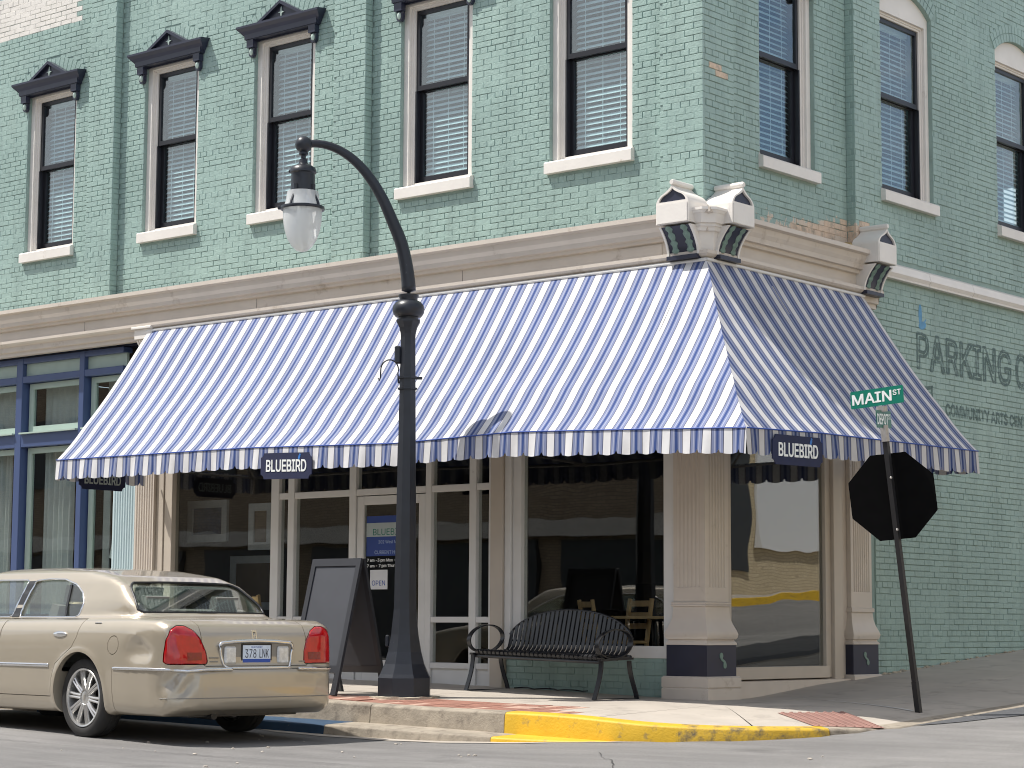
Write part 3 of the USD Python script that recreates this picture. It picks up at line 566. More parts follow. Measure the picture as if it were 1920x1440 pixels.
low = lambda u: float(np.interp(u, [2.8, 3.2, 6.56, 12], [.14, .18, .437, .85]))
side_h = holes_for(WS[1:])
field(SIDE(0.0), 2.85, 8.9, 4.66, ZB1, side_h, 'side', SO, side_m)
field(SIDE(0.0), 3.17, 8.9, .0, 4.46, None, 'side', SO, None, under=low)
for w in WS: voussoirs(SIDE(w['x0']), w['arch'], 'side', SO, 1 if 'hood' in w else 2)
# returns of the pilasters: narrow brick faces turned to the side street / to the main street
RET = lambda x: (lambda u, z, d: (x - d, u, z))
for x in (-8.92, -4.575): field(RET(x), .004, .11, ZB0, ZB1, None, 'front', SO)
field(lambda u, z, d: (u, 2.85 + d, z), -.11, -.032, ZB0, ZB1, None, 'side', FO, lambda s, e, z: 'bare_brick' if z < 4.97 and rng.random() < .8 else None)
# bulkhead under the big window
field(FRONT(.06), -2.52, -.42, -.10, .365, None, 'front', FO)

# wall cores
def core(name, polys, label=None):
    mb = MB()
    for poly, fn, d0, d1 in polys: mb.prism(poly, d0, d1, fn)
    return obj(name, mb, 'mint_joint', B, label=label)
def wopen(ws):
    return unary_union([w['arch'].outline(7.56).union(sbox(w['u0'], ZS-.1, w['u1'], 7.60)) if 'x0' in w and 'hood' not in w else sbox(w['u0'], ZS-.1, w['u1'], 7.58) for w in ws])
fo = wopen(WF); jr = .0075
fw_polys = [(sbox(a, 4.3, b, ZT), FRONT(0), jr, .34) for a, b in ((-14.2, -13.61), (-9.42, -8.925), (-5.07, -4.58), (-.52, -.0105))]
fw_polys += [(sbox(a, 4.3, b, ZT).difference(fo), FRONT(.11), jr, .27) for a, b in ((-13.6, -9.43), (-8.915, -5.08), (-4.57, -.53))]
fw_polys += [(sbox(-40, -.5, -14.21, ZT), FRONT(0), 0, .34), (sbox(-2.52, -.4, -.38, .355), FRONT(.06), jr, .25)]
wall_f = core('wall', fw_polys)
so = wopen(WS)
sw_polys = [(sbox(.012, 4.3, .535, ZT), SIDE(0), jr, .34), (sbox(.54, 4.3, 2.845, ZT).difference(so), SIDE(-.11), jr, .25), (sbox(2.852, 4.3, 22, ZT).difference(so), SIDE(0), jr, .34),
            (sbox(3.165, -.5, 22, 4.297), SIDE(0), jr, .34)]
wall_s = core('wall', sw_polys, 'shaded side wall along the rising side street')
pool.sort(key=lambda t: -t[0])
def in_view(c):
    d = c - CAM; z = d @ fw
    return z > 0 and abs(FPX*(d @ R_)/z) < 975 and abs(FPX*(d @ U_)/z) < 735
near = [b for b in pool if in_view(b[5])][:300]; chosen = {id(b) for b in near}
for b in near: obj('brick', (b[1], b[2]), b[3], wall_f if b[4] == 'front' else wall_s)
for key, wall in (('front', wall_f), ('side', wall_s)):
    for m, nm in (('mint_brick', 'brick_courses'), ('cream_brick', 'cream_brick_courses'), ('bare_brick', 'bare_brick_courses')):
        mb = MB()
        for b in pool:
            if id(b) not in chosen and b[4] == key and b[3] == m: mb.add(b[1], b[2])
        if mb.v: obj(nm, mb, m, wall, kind='stuff')
# roof, parapet coping, back walls
obj('roof', MB().box(-40, -.35, .36, 22, 9.5, 9.7), 'room_dark', B)
obj('coping', MB().box(-40, .06, -.06, .40, ZT+.002, ZT+.10).box(-.40, .06, .402, 22, ZT+.002, ZT+.10), 'cream_sill', B)

# ---------------------------------------------------------------- upper windows
def window(fn, u0, u1, arch=None, sill_out=.06, hood=False, hood_right=True):
    f = MB(); ring = lambda a, b, c, d, e, g, h, i: sbox(a, b, c, d).difference(sbox(e, g, h, i))
    iu0, iu1, iz0, iz1 = u0+.128, u1-.128, 5.505, 7.455
    if arch:
        o = arch.outline(7.55).union(sbox(u0, ZS, u1, 7.6))
        f.prism(o.difference(sbox(u0+.075, ZS-.1, u1-.075, 7.50)).buffer(-.0015), .052, .17, fn)
    else: f.prism(ring(u0+.0015, ZS, u1-.0015, 7.575, u0+.075, ZS-.1, u1-.075, 7.50), .052, .17, fn)
    f.prism(ring(u0+.0755, ZS, u1-.0755, 7.4995, u0+.098, ZS-.1, u1-.098, 7.478), .082, .17, fn)
    f.prism(ring(u0+.0985, ZS, u1-.0985, 7.4775, iu0, ZS-.1, iu1, iz1), .095, .17, fn)
    f.prism(sbox(u0+.1, ZS-.02, u1-.1, iz0), .10, .17, fn)
    W = obj('window', f, 'cream_sill', B)
    s = MB().prism(ring(iu0+.002, 6.545, iu1-.002, iz1-.002, iu0+.046, 6.60, iu1-.046, iz1-.05), .115, .155, fn); obj('sash', s, 'sash_black', W)
    s = MB().prism(ring(iu0+.002, iz0+.002, iu1-.002, 6.592, iu0+.062, iz0+.075, iu1-.062, 6.535), .165, .205, fn)
    s.prism(sbox(iu0+.002, 6.535, iu0+.022, iz0) if False else sbox(iu0+.002, iz0+.002, iu0+.02, 6.54), .10, .163, fn).prism(sbox(iu1-.02, iz0+.002, iu1-.002, 6.54), .10, .163, fn); obj('sash', s, 'sash_black', W)
    obj('pane', MB().prism(sbox(iu0+.044, 6.598, iu1-.044, iz1-.048), .132, .136, fn), 'window_glass', W)
    obj('pane', MB().prism(sbox(iu0+.060, iz0+.073, iu1-.060, 6.537), .183, .187, fn), 'window_glass', W)
    # venetian blind
    bl = MB(); tilt = math.radians(44); hw = .030
    for z in np.arange(iz0+.06, iz1-.06, .0585):
        tt_ = tilt + rng.normal()*.05; du, dz = hw*math.cos(tt_), hw*math.sin(tt_)
        P = np.array([(a, z + s*dz + k, .245 + s*du) for a in (iu0+.045, iu1-.03) for s, k in ((-1, 0), (0, .004), (1, 0))])
        v = np.stack([np.asarray(t)*np.ones(6) for t in fn(P[:, 0], P[:, 1], P[:, 2])], 1); bl.add(v, [(0, 1, 4, 3), (1, 2, 5, 4)])
    obj('blind_slats', bl, 'blind_white', W, kind='stuff')
    hr = MB().prism(sbox(iu0+.03, iz1-.06, iu1-.02, iz1), .225, .265, fn)
    for c in (.22, .5, .78): u = iu0 + c*(iu1-iu0); hr.prism(sbox(u-.003, iz0+.05, u+.003, iz1-.05), .212, .214, fn)
    obj('blind_rail', hr, 'blind_white', W)
    # sill with sloped top
    sp = Polygon([(-sill_out, 5.322), (-sill_out, 5.432), (-sill_out+.012, 5.445), (.10, 5.49), (.10, 5.322)])
    sl = MB(); pv = trimesh.creation.extrude_polygon(sp, (u1+.028)-(u0-.028), engine='earcut'); v = np.array(pv.vertices)
    w = np.stack([np.asarray(t)*np.ones(len(v)) for t in fn(v[:, 2] + u0-.028, v[:, 1], v[:, 0])], 1)
    fc = np.array(pv.faces); e = w[fc]
    if np.einsum('ij,ij->i', e[:, 0], np.cross(e[:, 1], e[:, 2])).sum() < 0: fc = fc[:, ::-1]
    obj('sill', sl.add(w, fc), 'cream_sill', W)
    if hood:
        uc = (u0+u1)/2; L = .68
        prof = [(0.0, 7.53), (-.075, 7.53), (-.075, 7.54), (-.085, 7.54), (-.085, 7.60), (-.092, 7.612), (-.11, 7.635), (-.150, 7.668), (-.150, 7.692), (0, 7.712)]
        h = MB(); Ls = [.585, .585, .585, .60, .60, .605, .625, L, L, L]
        A = [[(uc + s*(l), z, d) for (d, z), l in zip(prof, Ls)] for s in (-1, 1)]
        P = np.array(A[0]+A[1]); v = np.stack([np.asarray(t)*np.ones(len(P)) for t in fn(P[:, 0], P[:, 1], P[:, 2])], 1); k = len(prof)
        q = [(i, i+1, k+i+1, k+i) for i in range(k-1)]; cap = [(0, i+1, i) for i in range(1, k-1)] + [(k, k+i, k+i+1) for i in range(1, k-1)]
        h.add(v, q); h.add(v, cap)
        h.prism(sbox(uc-.55, 7.515, uc+.55, 7.6), -.002, .02, fn)
        H = obj('hood', h, 'navy_trim', W)
        pd = Polygon([(uc-.40, 7.70), (uc+.40, 7.70), (uc, 7.915)]); inn = Polygon([(uc-.30, 7.715), (uc+.30, 7.715), (uc, 7.875)])
        pm = MB().prism(pd.difference(inn), -.10, -.003, fn).prism(inn, -.055, -.003, fn)
        obj('pediment', pm, 'navy_trim', W)
        st = []
        for i in range(8):
            a = i*PI/4; r = (.062 if i % 4 == 2 or i % 4 == 0 else 0) if i % 2 == 0 else .017; r = .070 if i in (2, 6) else (.052 if i in (0, 4) else .016)
            st.append((uc + r*math.cos(a), 7.775 + r*math.sin(a)))
        obj('star', MB().prism(Polygon(st), -.070, -.0555, fn), 'boss_green', W)
        for s in (-1, 1):
            c = uc + s*.515; b = MB().prism(sbox(c-.055, 7.44, c+.055, 7.529), -.075, -.002, fn).prism(Polygon([(c-.045, 7.439), (c+.045, 7.439), (c+.045, 7.36), (c+.02, 7.328), (c-.02, 7.328), (c-.045, 7.36)]), -.045, -.002, fn)
            obj('hood_bracket', b, 'navy_trim', W)
            p = np.array(fn(np.array([c]), np.array([7.352]), np.array([-.048]))).reshape(3) if False else np.array([float(np.ravel(t)[0]) for t in fn(np.array([c]), np.array([7.39]), np.array([-.046]))])
            obj('boss', MB().sphere(p, 1.0, 2, (.026, .026, .042) if True else 1), 'boss_green', W, smooth=True)
    return W
for w in WF: window(FRONT(.11), w['u0'], w['u1'], hood=True)
for w in WS:
    window(SIDE(w['x0']), w['u0'], w['u1'], arch=None if 'hood' in w else w['arch'], hood='hood' in w)
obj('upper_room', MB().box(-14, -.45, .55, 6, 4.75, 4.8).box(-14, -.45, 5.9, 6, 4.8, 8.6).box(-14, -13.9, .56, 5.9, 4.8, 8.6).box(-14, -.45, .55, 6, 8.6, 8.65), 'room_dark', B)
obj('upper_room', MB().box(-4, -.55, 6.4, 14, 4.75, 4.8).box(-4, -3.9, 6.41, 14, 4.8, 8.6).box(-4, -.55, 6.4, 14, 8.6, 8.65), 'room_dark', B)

# ---------------------------------------------------------------- cornice along both streets
prof = [(-.03, 4.08), (.055, 4.08), (.055, 4.125), (.085, 4.135), (.085, 4.195), (.125, 4.215), (.15, 4.235), (.15, 4.268), (.06, 4.272), (.06, 4.405), (.10, 4.412), (.11, 4.445), (.145, 4.452), (.15, 4.50), (.175, 4.54), (.19, 4.595), (.235, 4.61), (.235, 4.655), (-.03, 4.70)]
pr = np.array(prof); o, z = pr[:, 0], pr[:, 1]
stn = [np.stack([np.full_like(o, -40.0), -o, z], 1), np.stack([o, -o, z], 1), np.stack([o, np.full_like(o, 3.16), z], 1)]
C = MB().grid(np.stack(stn)[::-1]); k = len(o)
C.add(np.vstack([stn[2], stn[2].mean(0)]), [(i, i+1, k) for i in range(k-1)])
corn = obj('cornice', C, 'cream_trim', B)
for x in (-3.05, -6.2, -9.3): obj('cornice_joint', MB().box(x-.003, x+.003, -.0625, -.05, 4.275, 4.40), 'concrete_joint', corn)
obj('frieze_panel', MB().box(-.95, -.45, -.068, -.05, 4.285, 4.395), 'cream_trim', corn)
# stone string course on the side wall beyond the shop front
sp = Polygon([(0.06, 4.47), (.06, 4.49), (.085, 4.53), (.06, 4.62), (.0, 4.655), (-.02, 4.655), (-.02, 4.47)])
for a, b in ((3.16, 4.32), (4.326, 5.34), (5.346, 7.2), (7.206, 9.2), (9.206, 22)):
    obj('string_course', MB().prism(sp, a, b, lambda u, w, d: (u, d, w)), 'cream_sill', B)

def bracket(fn, c, label=None):
    """Cornice console with a gabled block on top; fn(u, z, d) with d < 0 outwards."""
    wv = .19
    def ogee(w, z0, zs, zt, n=16):
        pts = [(c-w, z0), (c-w, zs)]
        for t in np.linspace(0, 1, n):
            x = w*(1 - .30*(t/.45)**2) if t < .45 else .70*w*(1 - (t-.45)/.55)**1.7; zz = zs + (zt-zs)*t; pts.append((c-x, zz))
        return Polygon(pts + [(2*c-a, b) for a, b in pts[::-1][1:]])
    go = ogee(wv, 4.525, 4.715, 4.915); gi = ogee(wv-.034, 4.738, 4.740, 4.875)
    b = MB().prism(go.difference(sbox(c-wv+.001, 4.52, c+wv-.001, 4.521)), -.305, -.01, fn).prism(go.difference(gi), -.335, -.306, fn)
    b.prism(sbox(c-wv+.012, 4.53, c+wv-.012, 4.715), -.342, -.336, fn)
    # rolled crest
    P = [np.array([float(np.ravel(q)[0]) for q in fn(np.array([c]), np.array([4.925]), np.array([d]))]) for d in (-.345, -.33, -.18, -.01)]
    b.tube(P, [.022, .029, .028, .028], 14)
    br = obj('cornice_bracket', b, 'cream_sill', B, smooth=25, label=label)
    obj('niche', MB().prism(gi.buffer(-.002), -.316, -.3055, fn), 'navy_trim', br)
    # console below: concave face
    zz = np.linspace(4.505, 4.235, 12); t = (4.505 - zz)/(4.505-4.235); dd = -(.285 - .14*np.sin(t*PI/2)**.9)
    def sweep(w0, w1, off, m, nm, th=.05):
        mb = MB(); G = []
        for z_, d_ in zip(zz, dd): G.append([(w0, z_, d_-off), (w1, z_, d_-off), (w1, z_, d_+th), (w0, z_, d_+th), (w0, z_, d_-off)])
        G = np.array(G); v = np.stack([np.asarray(q) for q in fn(G[..., 0], G[..., 1], G[..., 2])], -1); mb.grid(v)
        return obj(nm, mb, m, br, smooth=35)
    sweep(c-.163, c+.163, .0, 'navy_trim', 'console_face', .3)
    for s in (-1, 1):
        cs = MB(); G = np.array([[(c+s*.164, z_, d_-.012), (c+s*.188, z_, d_-.012), (c+s*.188, z_, 0), (c+s*.164, z_, 0), (c+s*.164, z_, d_-.012)] for z_, d_ in zip(zz, dd)])
        cs.grid(np.stack([np.asarray(q) for q in fn(G[..., 0], G[..., 1], G[..., 2])], -1))
        obj('console_cheek', cs, 'cream_sill', br, smooth=35)
    for s in (-1, 1):
        mb = MB(); G = []
        for i, (z_, d_) in enumerate(zip(zz[:-1], dd[:-1])):
            hw = (.034 + .013*math.sin(i*2.3)) * (1 - .25*(i == 0)); cc = c + s*.088
            G.append([(cc-hw, z_, d_-.003), (cc, z_, d_-.022), (cc+hw, z_, d_-.003)])
        G = np.array(G); obj('leaf', mb.grid(np.stack([np.asarray(q) for q in fn(G[..., 0], G[..., 1], G[..., 2])], -1)), 'leaf_green', br)
    obj('console_foot', MB().prism(sbox(c-.175, 4.195, c+.175, 4.234), -.185, -.02, fn), 'navy_trim', br)
    return br
bracket(FRONT(0), -.135); bracket(SIDE(0), .19); bracket(SIDE(0), 2.93)
# pendant where the two cornices meet at the corner
pd = MB()
for z0, z1, a0, a1 in ((4.635, 4.66, .275, .275), (4.61, 4.635, .255, .27), (4.52, 4.61, .225, .25), (4.49, 4.52, .21, .21), (4.45, 4.49, .185, .20), (4.17, 4.45, .10, .165)):
    q = lambda a, z: [(-.05, -a, z), (a-.10, -a, z), (a, -a+.10, z), (a, .05, z), (-.05, .05, z)]
    v = np.array(q(a0, z0) + q(a1, z1)); pd.mesh(trimesh.convex.convex_hull(v))
obj('cornice_pendant', pd, 'cream_sill', B)

yy_ = np.linspace(.42, 2.74, 60); L_n = meshkit.noise(np.stack([yy_*7, yy_*0, yy_*0], 1), 21)
lc = MB().tube(np.stack([.015 + .06*L_n, yy_, 4.685 + .012*L_n], 1), .006 + .030*np.clip(L_n - .25, 0, 1)*np.interp(yy_, [.4, 1.2, 2.74], [1.2, .9, 1.5]), 7)
obj('lichen', lc, 'lichen', corn)
# ---------------------------------------------------------------- ground floor, main street
def loft_rect(x0, x1, y0, y1, lev):
    """Block whose sides are offset by o at height z: lev = [(z, o), ...]."""
    mb = MB(); G = np.array([[(x0-o, y1+o, z), (x0-o, y0-o, z), (x1+o, y0-o, z), (x1+o, y1+o, z), (x0-o, y1+o, z)] for z, o in lev]); mb.grid(G)
    for e, flip in ((0, 0), (-1, 1)):
        c = G[e][:4]; mb.add(c, [(0, 1, 2), (0, 2, 3)] if flip else [(0, 2, 1), (0, 3, 2)])
    return mb
def flutes(x0, x1, y0, y1, faces):
    P = sbox(x0, y0, x1, y1)
    for face, a, b in faces:
        n = max(3, int((b-a)/.042)); st = (b-a)/n
        for i in range(n):
            c = a + st*(i+.5)
            ctr = {'f': (c, y0-.003), 'r': (x1+.003, c), 'l': (x0-.003, c)}[face]; P = P.difference(Point(ctr).buffer(.0145, 6))
    return P
def swirl(fn, c, z0, s, m='leaf_green'):
    t = np.linspace(-1, 1, 25); x = c + s*(.40*t + .10*np.sin(t*PI)); zz = z0 - s*(.62*t - .10*np.sin(t*PI))
    g = unary_union([Point(a, b).buffer(s*(.15 + .22*abs(k)**2), 8) for a, b, k in zip(x, zz, t)])
    return MB().prism(g, -.006, .0, fn)
col = obj('column', MB().prism(flutes(-.37, 0, 0, .39, (('f', -.33, -.05), ('r', .05, .34))), 1.05, 4.075, lambda u, w, d: (u, w, d)).add(*loft_rect(-.37, 0, 0, .39, [(.86, .0), (1.049, .0)]).get()), 'cream_trim', B, label='fluted corner column')
obj('column_band', loft_rect(-.37, 0, 0, .39, [(.865, .006), (.868, .016), (.878, .020), (.888, .012), (.892, .016), (.905, .016), (.912, .006)]), 'cream_trim', col)
obj('column_flare', loft_rect(-.37, 0, 0, .39, [(.502, .055), (.52, .055), (.54, .04), (.552, .035), (.556, .05), (.575, .062), (.605, .066), (.64, .055), (.70, .028), (.76, .010), (.862, .003)]), 'cream_trim', col, smooth=40)
obj('base_block', loft_rect(-.37, 0, 0, .39, [(.207, .05), (.5005, .05)]), 'navy_trim', col)
obj('plinth', loft_rect(-.37, 0, 0, .39, [(-.2, .085), (.085, .085), (.095, .075), (.105, .085), (.19, .085), (.206, .07)]), 'cream_trim', col)
obj('swirl', swirl(SIDE(.05), .215, .355, .075), 'leaf_green', col)
pil = obj('pilaster', MB().prism(flutes(-.25, 0, 2.66, 3.08, (('r', 2.70, 3.04),)), 1.05, 4.06, lambda u, w, d: (u, w, d)).add(*loft_rect(-.25, 0, 2.66, 3.08, [(.84, 0), (1.049, 0)]).get()), 'cream_trim', B, label='fluted side pilaster at the end of the shop front')
obj('pilaster_band', loft_rect(-.25, 0, 2.66, 3.08, [(.835, .006), (.84, .018), (.875, .018), (.885, .006)]), 'cream_trim', pil)
obj('pilaster_flare', loft_rect(-.25, 0, 2.66, 3.08, [(.502, .055), (.515, .055), (.535, .035), (.548, .035), (.556, .05), (.60, .062), (.64, .05), (.70, .025), (.76, .01), (.836, .003)]), 'cream_trim', pil, smooth=40)
obj('base_block', loft_rect(-.25, 0, 2.66, 3.08, [(.192, .045), (.5005, .045)]), 'navy_trim', pil)
obj('plinth', loft_rect(-.25, 0, 2.66, 3.08, [(-.2, .075), (.175, .075), (.191, .06)]), 'cream_trim', pil)
obj('swirl', swirl(SIDE(.045), 2.875, .355, .07), 'leaf_green', pil)
obj('capital', loft_rect(-.25, 0, 2.66, 3.08, [(4.065, .01), (4.12, .03), (4.121, .04), (4.16, .04), (4.165, .06), (4.20, .065), (4.2005, .075), (4.235, .085)]), 'cream_trim', pil)
# fluted pilaster between the two shops: cream half and pale blue half
p2 = obj('pilaster', MB().prism(flutes(-8.33, -7.99, .0, .25, (('f', -8.31, -8.0),)), -.05, 3.90, lambda u, w, d: (u, w, d)), 'cream_trim', B, label='cream half of the fluted pilaster between the two shops')
obj('capital', MB().box(-8.30, -7.94, -.16, .1, 4.205, 4.235, .006).box(-8.27, -7.95, -.13, .1, 4.085, 4.204, .005), 'cream_sill', p2)
g = MB()
for i in range(7):
    x = -8.245 + i*.045; zz = np.linspace(4.083, 3.86, 8); t = (4.083-zz)/.223; y = -.10 + .10*np.sin(t*PI/2)
    g.tube(np.stack([np.full(8, x), y, zz], 1), .017, 6)
g.box(-8.27, -7.95, -.03, .1, 3.86, 4.083)
obj('capital_flutes', g, 'cream_sill', p2, smooth=40)
solid('pale_blue', (0.50, 0.62, 0.64), 0.45, var=0.05)
obj('pilaster', MB().prism(flutes(-8.74, -8.335, .0, .25, (('f', -8.72, -8.35),)), -.05, 3.3, lambda u, w, d: (u, w, d)), 'pale_blue', B, label='pale blue half of the fluted pilaster between the two shops')

def fr(mb, x0, x1, z0, z1, y0=.07, y1=.17, c=.004): return mb.box(x0, x1, y0, y1, z0, z1, c)
zf = lambda x: float(h_side(np.array([x]), np.array([0.05]))[0])
# left shop window beside the blue shop
f = MB(); fr(f, -7.985, -7.86, .0, 4.07, .04, .17); fr(f, -7.855, -7.72, .0, 4.07, .055, .17); fr(f, -7.715, -6.045, .36, .46); fr(f, -7.715, -6.045, 2.9, 2.98); fr(f, -7.715, -6.045, 3.98, 4.07)
sw1 = obj('shop_window', f, 'frame_paint', B, label='large dark shop window behind the car')
obj('pane', MB().box(-7.715, -6.045, .118, .124, .46, 2.9), 'shop_glass', sw1); obj('pane', MB().box(-7.715, -6.045, .118, .124, 2.98, 3.98), 'shop_glass', sw1)
obj('kick_panel', MB().box(-7.715, -6.045, .08, .16, .0, .355), 'mint_panel', sw1)
# entrance front: door between side lights
f = MB()
for a, b in ((-6.04, -5.915), (-5.765, -5.665), (-4.80, -4.70), (-3.665, -3.585), (-3.045, -2.95), (-2.775, -2.70)): fr(f, a, b, -.02, 4.07)
for a, b in ((-5.913, -5.767), (-5.663, -4.802), (-4.698, -3.667), (-3.583, -3.047), (-2.948, -2.777)):
    fr(f, a, b, 2.085, 2.155, .075, .165); fr(f, a, b, 3.98, 4.07)
    if a != -4.698:
        fr(f, a, b, .705, .765, .075, .165); fr(f, a, b, .225, .285, .075, .165); fr(f, a, b, -.02, .065, .08, .165)
ent = obj('entrance_front', f, 'white_frame', B, label='white glazed entrance front with door and side lights')
for a, b in ((-5.913, -5.767), (-5.663, -4.802), (-3.583, -3.047), (-2.948, -2.777)):
    for z0, z1 in ((.285, .705), (.765, 2.085)): obj('pane', MB().box(a, b, .118, .123, z0, z1), 'shop_glass', ent)
    obj('kick_panel', MB().box(a, b, .10, .15, .065, .225), 'white_frame', ent)
for a, b in ((-5.913, -5.767), (-5.663, -4.802), (-4.698, -3.667), (-3.583, -3.047), (-2.948, -2.777)): obj('pane', MB().box(a, b, .118, .123, 2.155, 3.98), 'shop_glass', ent)
d = MB(); x0, x1 = -4.69, -3.675
d.box(x0, x0+.10, .085, .135, .075, 2.075, .005).box(x1-.10, x1, .085, .135, .075, 2.075, .005).box(x0+.102, x1-.102, .085, .135, 1.98, 2.075, .004).box(x0+.102, x1-.102, .085, .135, .075, .30, .004)
dr = obj('door', d, 'white_frame', B, label='white framed glass entrance door')
obj('pane', MB().box(x0+.1, x1-.1, .108, .114, .30, 1.98), 'shop_glass', dr)
hx = -3.83
obj('handle', MB().tube([(hx+.02, .082, 1.08), (hx-.0, .03, 1.08), (hx-.02, .02, 1.05), (hx-.02, .02, .88), (hx, .03, .85), (hx+.02, .082, .85)], .012, 8), 'white_frame', dr, smooth=True)
# tan pier, big display window with white jambs
obj('pier', MB().box(-2.695, -2.53, .0, .25, -.02, 4.07, .006), 'frame_paint', B)
f = MB(); fr(f, -2.525, -2.445, .368, 4.07, .03, .17); fr(f, -2.44, -2.33, .368, 4.07, .06, .17); fr(f, -.51, -.375, .368, 4.07, .03, .17); fr(f, -2.328, -.512, .368, .486, .05, .17); fr(f, -2.328, -.512, 3.6, 3.7, .06, .17); fr(f, -2.328, -.512, 3.98, 4.07, .06, .17)
bw = obj('shop_window', f, 'white_frame', B, label='big display window behind the bench')
obj('pane', MB().box(-2.33, -.51, .118, .124, .486, 3.6), 'shop_glass', bw)
# navy framed shop at the far left
f = MB(); Yn = .15
V = [(-13.2, -13.09), (-12.0, -11.89), (-10.86, -10.735), (-9.585, -9.49)]
for a, b in V: fr(f, a, b, -.05, 4.07, .10, .26)
for (a, b), (c, d2) in zip([(-14.2, -13.2)] + V, V + [(-8.745, -8.7)]):
    a0, c0 = b if (a, b) != (-14.2, -13.2) else -14.2, c
    if a0 == -14.2: continue
    for z0, z1 in ((4.0, 4.07), (3.75, 3.835), (2.92, 3.10), (.0, .30)): fr(f, a0+.002, c0-.002, z0, z1, .105, .255)
nav = obj('shop_front', f, 'navy_frame', B, label='navy framed shop front at the far left')
for (a, b), (c, d2) in zip(V, V[1:] + [(-8.745, -8.7)]):
    if a < -12.5: continue
    obj('transom_panel', MB().box(b, c, .165, .20, 3.836, 3.999), 'mint_trim', nav)
    for z0, z1 in ((3.105, 3.745), (.305, 2.915)):
        s = MB().prism(sbox(b+.03, z0+.004, c-.01, z1-.004).difference(sbox(b+.11, z0+.085, c-.09, z1-.075)), .20, .25, FRONT(0)); obj('sash', s, 'mint_trim', nav)
        obj('pane', MB().box(b+.11, c-.09, .222, .227, z0+.085, z1-.075), 'shop_glass', nav)
    obj('window_ledge', MB().box(b+.005, c-.005, .06, .24, 3.085, 3.104), 'mint_trim', nav)
    # pleated curtains
    cu = MB(); xx = np.linspace(b+.12, b + (c-b)*(.62 if c < -9 else .30), 60); yy = .40 + .035*np.sin(xx*62) + .012*np.sin(xx*23)
    zt = np.array([.35, 2.86]); cu.grid(np.stack([np.stack([xx, yy, np.full_like(xx, z_)], 1) for z_ in zt], 1)); obj('curtain', cu, 'curtain', nav, smooth=True)
    cu = MB(); xx = np.linspace(b+.1, c-.06, 60); yy = .40 + .02*np.sin(xx*50); cu.grid(np.stack([np.stack([xx, yy, np.full_like(xx, z_)], 1) for z_ in (3.1, 3.74)], 1)); obj('curtain', cu, 'curtain', nav, smooth=True)
# head board under the cornice, in shade
obj('head_board', MB().box(-14.2, -8.31, .12, .30, 4.075, 4.30), 'navy_trim', B)
obj('head_board', MB().box(-8.30, -.02, .05, .30, 4.085, 4.30), 'frame_paint', B)
# ---------------------------------------------------------------- ground floor, side street
f = MB(); S = lambda y0, y1, z0, z1, x0=-.15, x1=-.04: f.box(x0, x1, y0, y1, z0, z1, .004)
S(.396, .50, .28, 4.07); S(.502, 2.258, .165, .285, -.15, -.02); S(2.26, 2.36, .165, 4.07, -.15, -.06); S(2.362, 2.535, .14, 4.07, -.15, -.02); S(.502, 2.258, 3.9, 4.07)
swn = obj('shop_window', f, 'frame_paint', B, label='side street display window with reflections')
obj('pane', MB().box(-.105, -.099, .50, 2.26, .285, 3.9), 'side_glass', swn)
obj('jamb', MB().box(-.16, -.05, 2.54, 2.655, .13, 4.07), 'cream_trim', swn)
q = np.linspace(.40, 2.66, 16); hz = h_side(np.zeros(16), q) - .12
G = np.stack([np.stack([np.full(16, .03), q, hz], 1), np.stack([np.full(16, .03), q, np.full(16, .148)], 1), np.stack([np.full(16, -.15), q, np.full(16, .16)], 1)], 1)
obj('base_course', MB().grid(G), 'cream_trim', B)
obj('head_board', MB().box(-.30, -.05, .40, 2.66, 4.075, 4.30), 'cream_trim', B)
obj('wall_return', MB().box(-.20, -.012, 3.085, 3.163, .1, 4.3), 'mint_joint', B)
# interior of the shop and of its neighbour
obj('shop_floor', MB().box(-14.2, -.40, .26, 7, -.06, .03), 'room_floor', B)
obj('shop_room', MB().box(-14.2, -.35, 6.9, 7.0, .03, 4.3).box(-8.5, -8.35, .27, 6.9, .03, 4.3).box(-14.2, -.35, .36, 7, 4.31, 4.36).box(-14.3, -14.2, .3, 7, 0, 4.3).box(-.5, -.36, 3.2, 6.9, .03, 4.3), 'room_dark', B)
# ---------------------------------------------------------------- awning
A = thing('awning', 'large blue and white striped fabric awning wrapping the corner above the shop windows', 'awning')
PO = 1.42
XA, YB = -8.03, 2.79
def ze_f(x): return np.interp(x, [-8.03, -4.9, -2.7, -1.2, .1, 1.42], [2.535, 2.52, 2.458, 2.488, 2.44, 2.385])
def ze_s(y): return np.interp(y, [-1.42, -.2, .7, 2.79], [2.385, 2.425, 2.435, 2.46])
def slope(side):
    nu, nv = 150, 26
    U, V = np.meshgrid(np.linspace(0, 1, nu), np.linspace(0, 1, nv), indexing='ij')
    out = .11 + (PO-.11)*V                                                # distance from the wall line
    drop = V - .0
    if side == 'f':
        hip = out; L = XA + U*(hip - XA); ze = ze_f(L)
    else:
        hip = -out; L = YB + U*(hip - YB); ze = ze_s(L)
    z = 4.17 + (ze - 4.17)*drop - .075*np.sin(PI*V)**1.2 - .02*np.sin(PI*np.clip((V-.72)/.28, 0, 1))
    edge = np.minimum(1, np.minimum(U, 1-U)*14)*np.minimum(1, np.minimum(V, 1-V)*8)
    z = z + edge*(.045*(meshkit.noise(np.stack([L*.8, V*1.5, V*0], -1), 11) - .5) + .008*np.sin(L*PI/.9)*V) - .02*np.clip((U-.86)/.14, 0, 1)*np.sin(PI*V)*np.sin(V*23)*.35*edge
    P = np.stack([L, -out, z], -1) if side == 'f' else np.stack([out, L, z], -1)
    return P if side == 'f' else P[::-1]
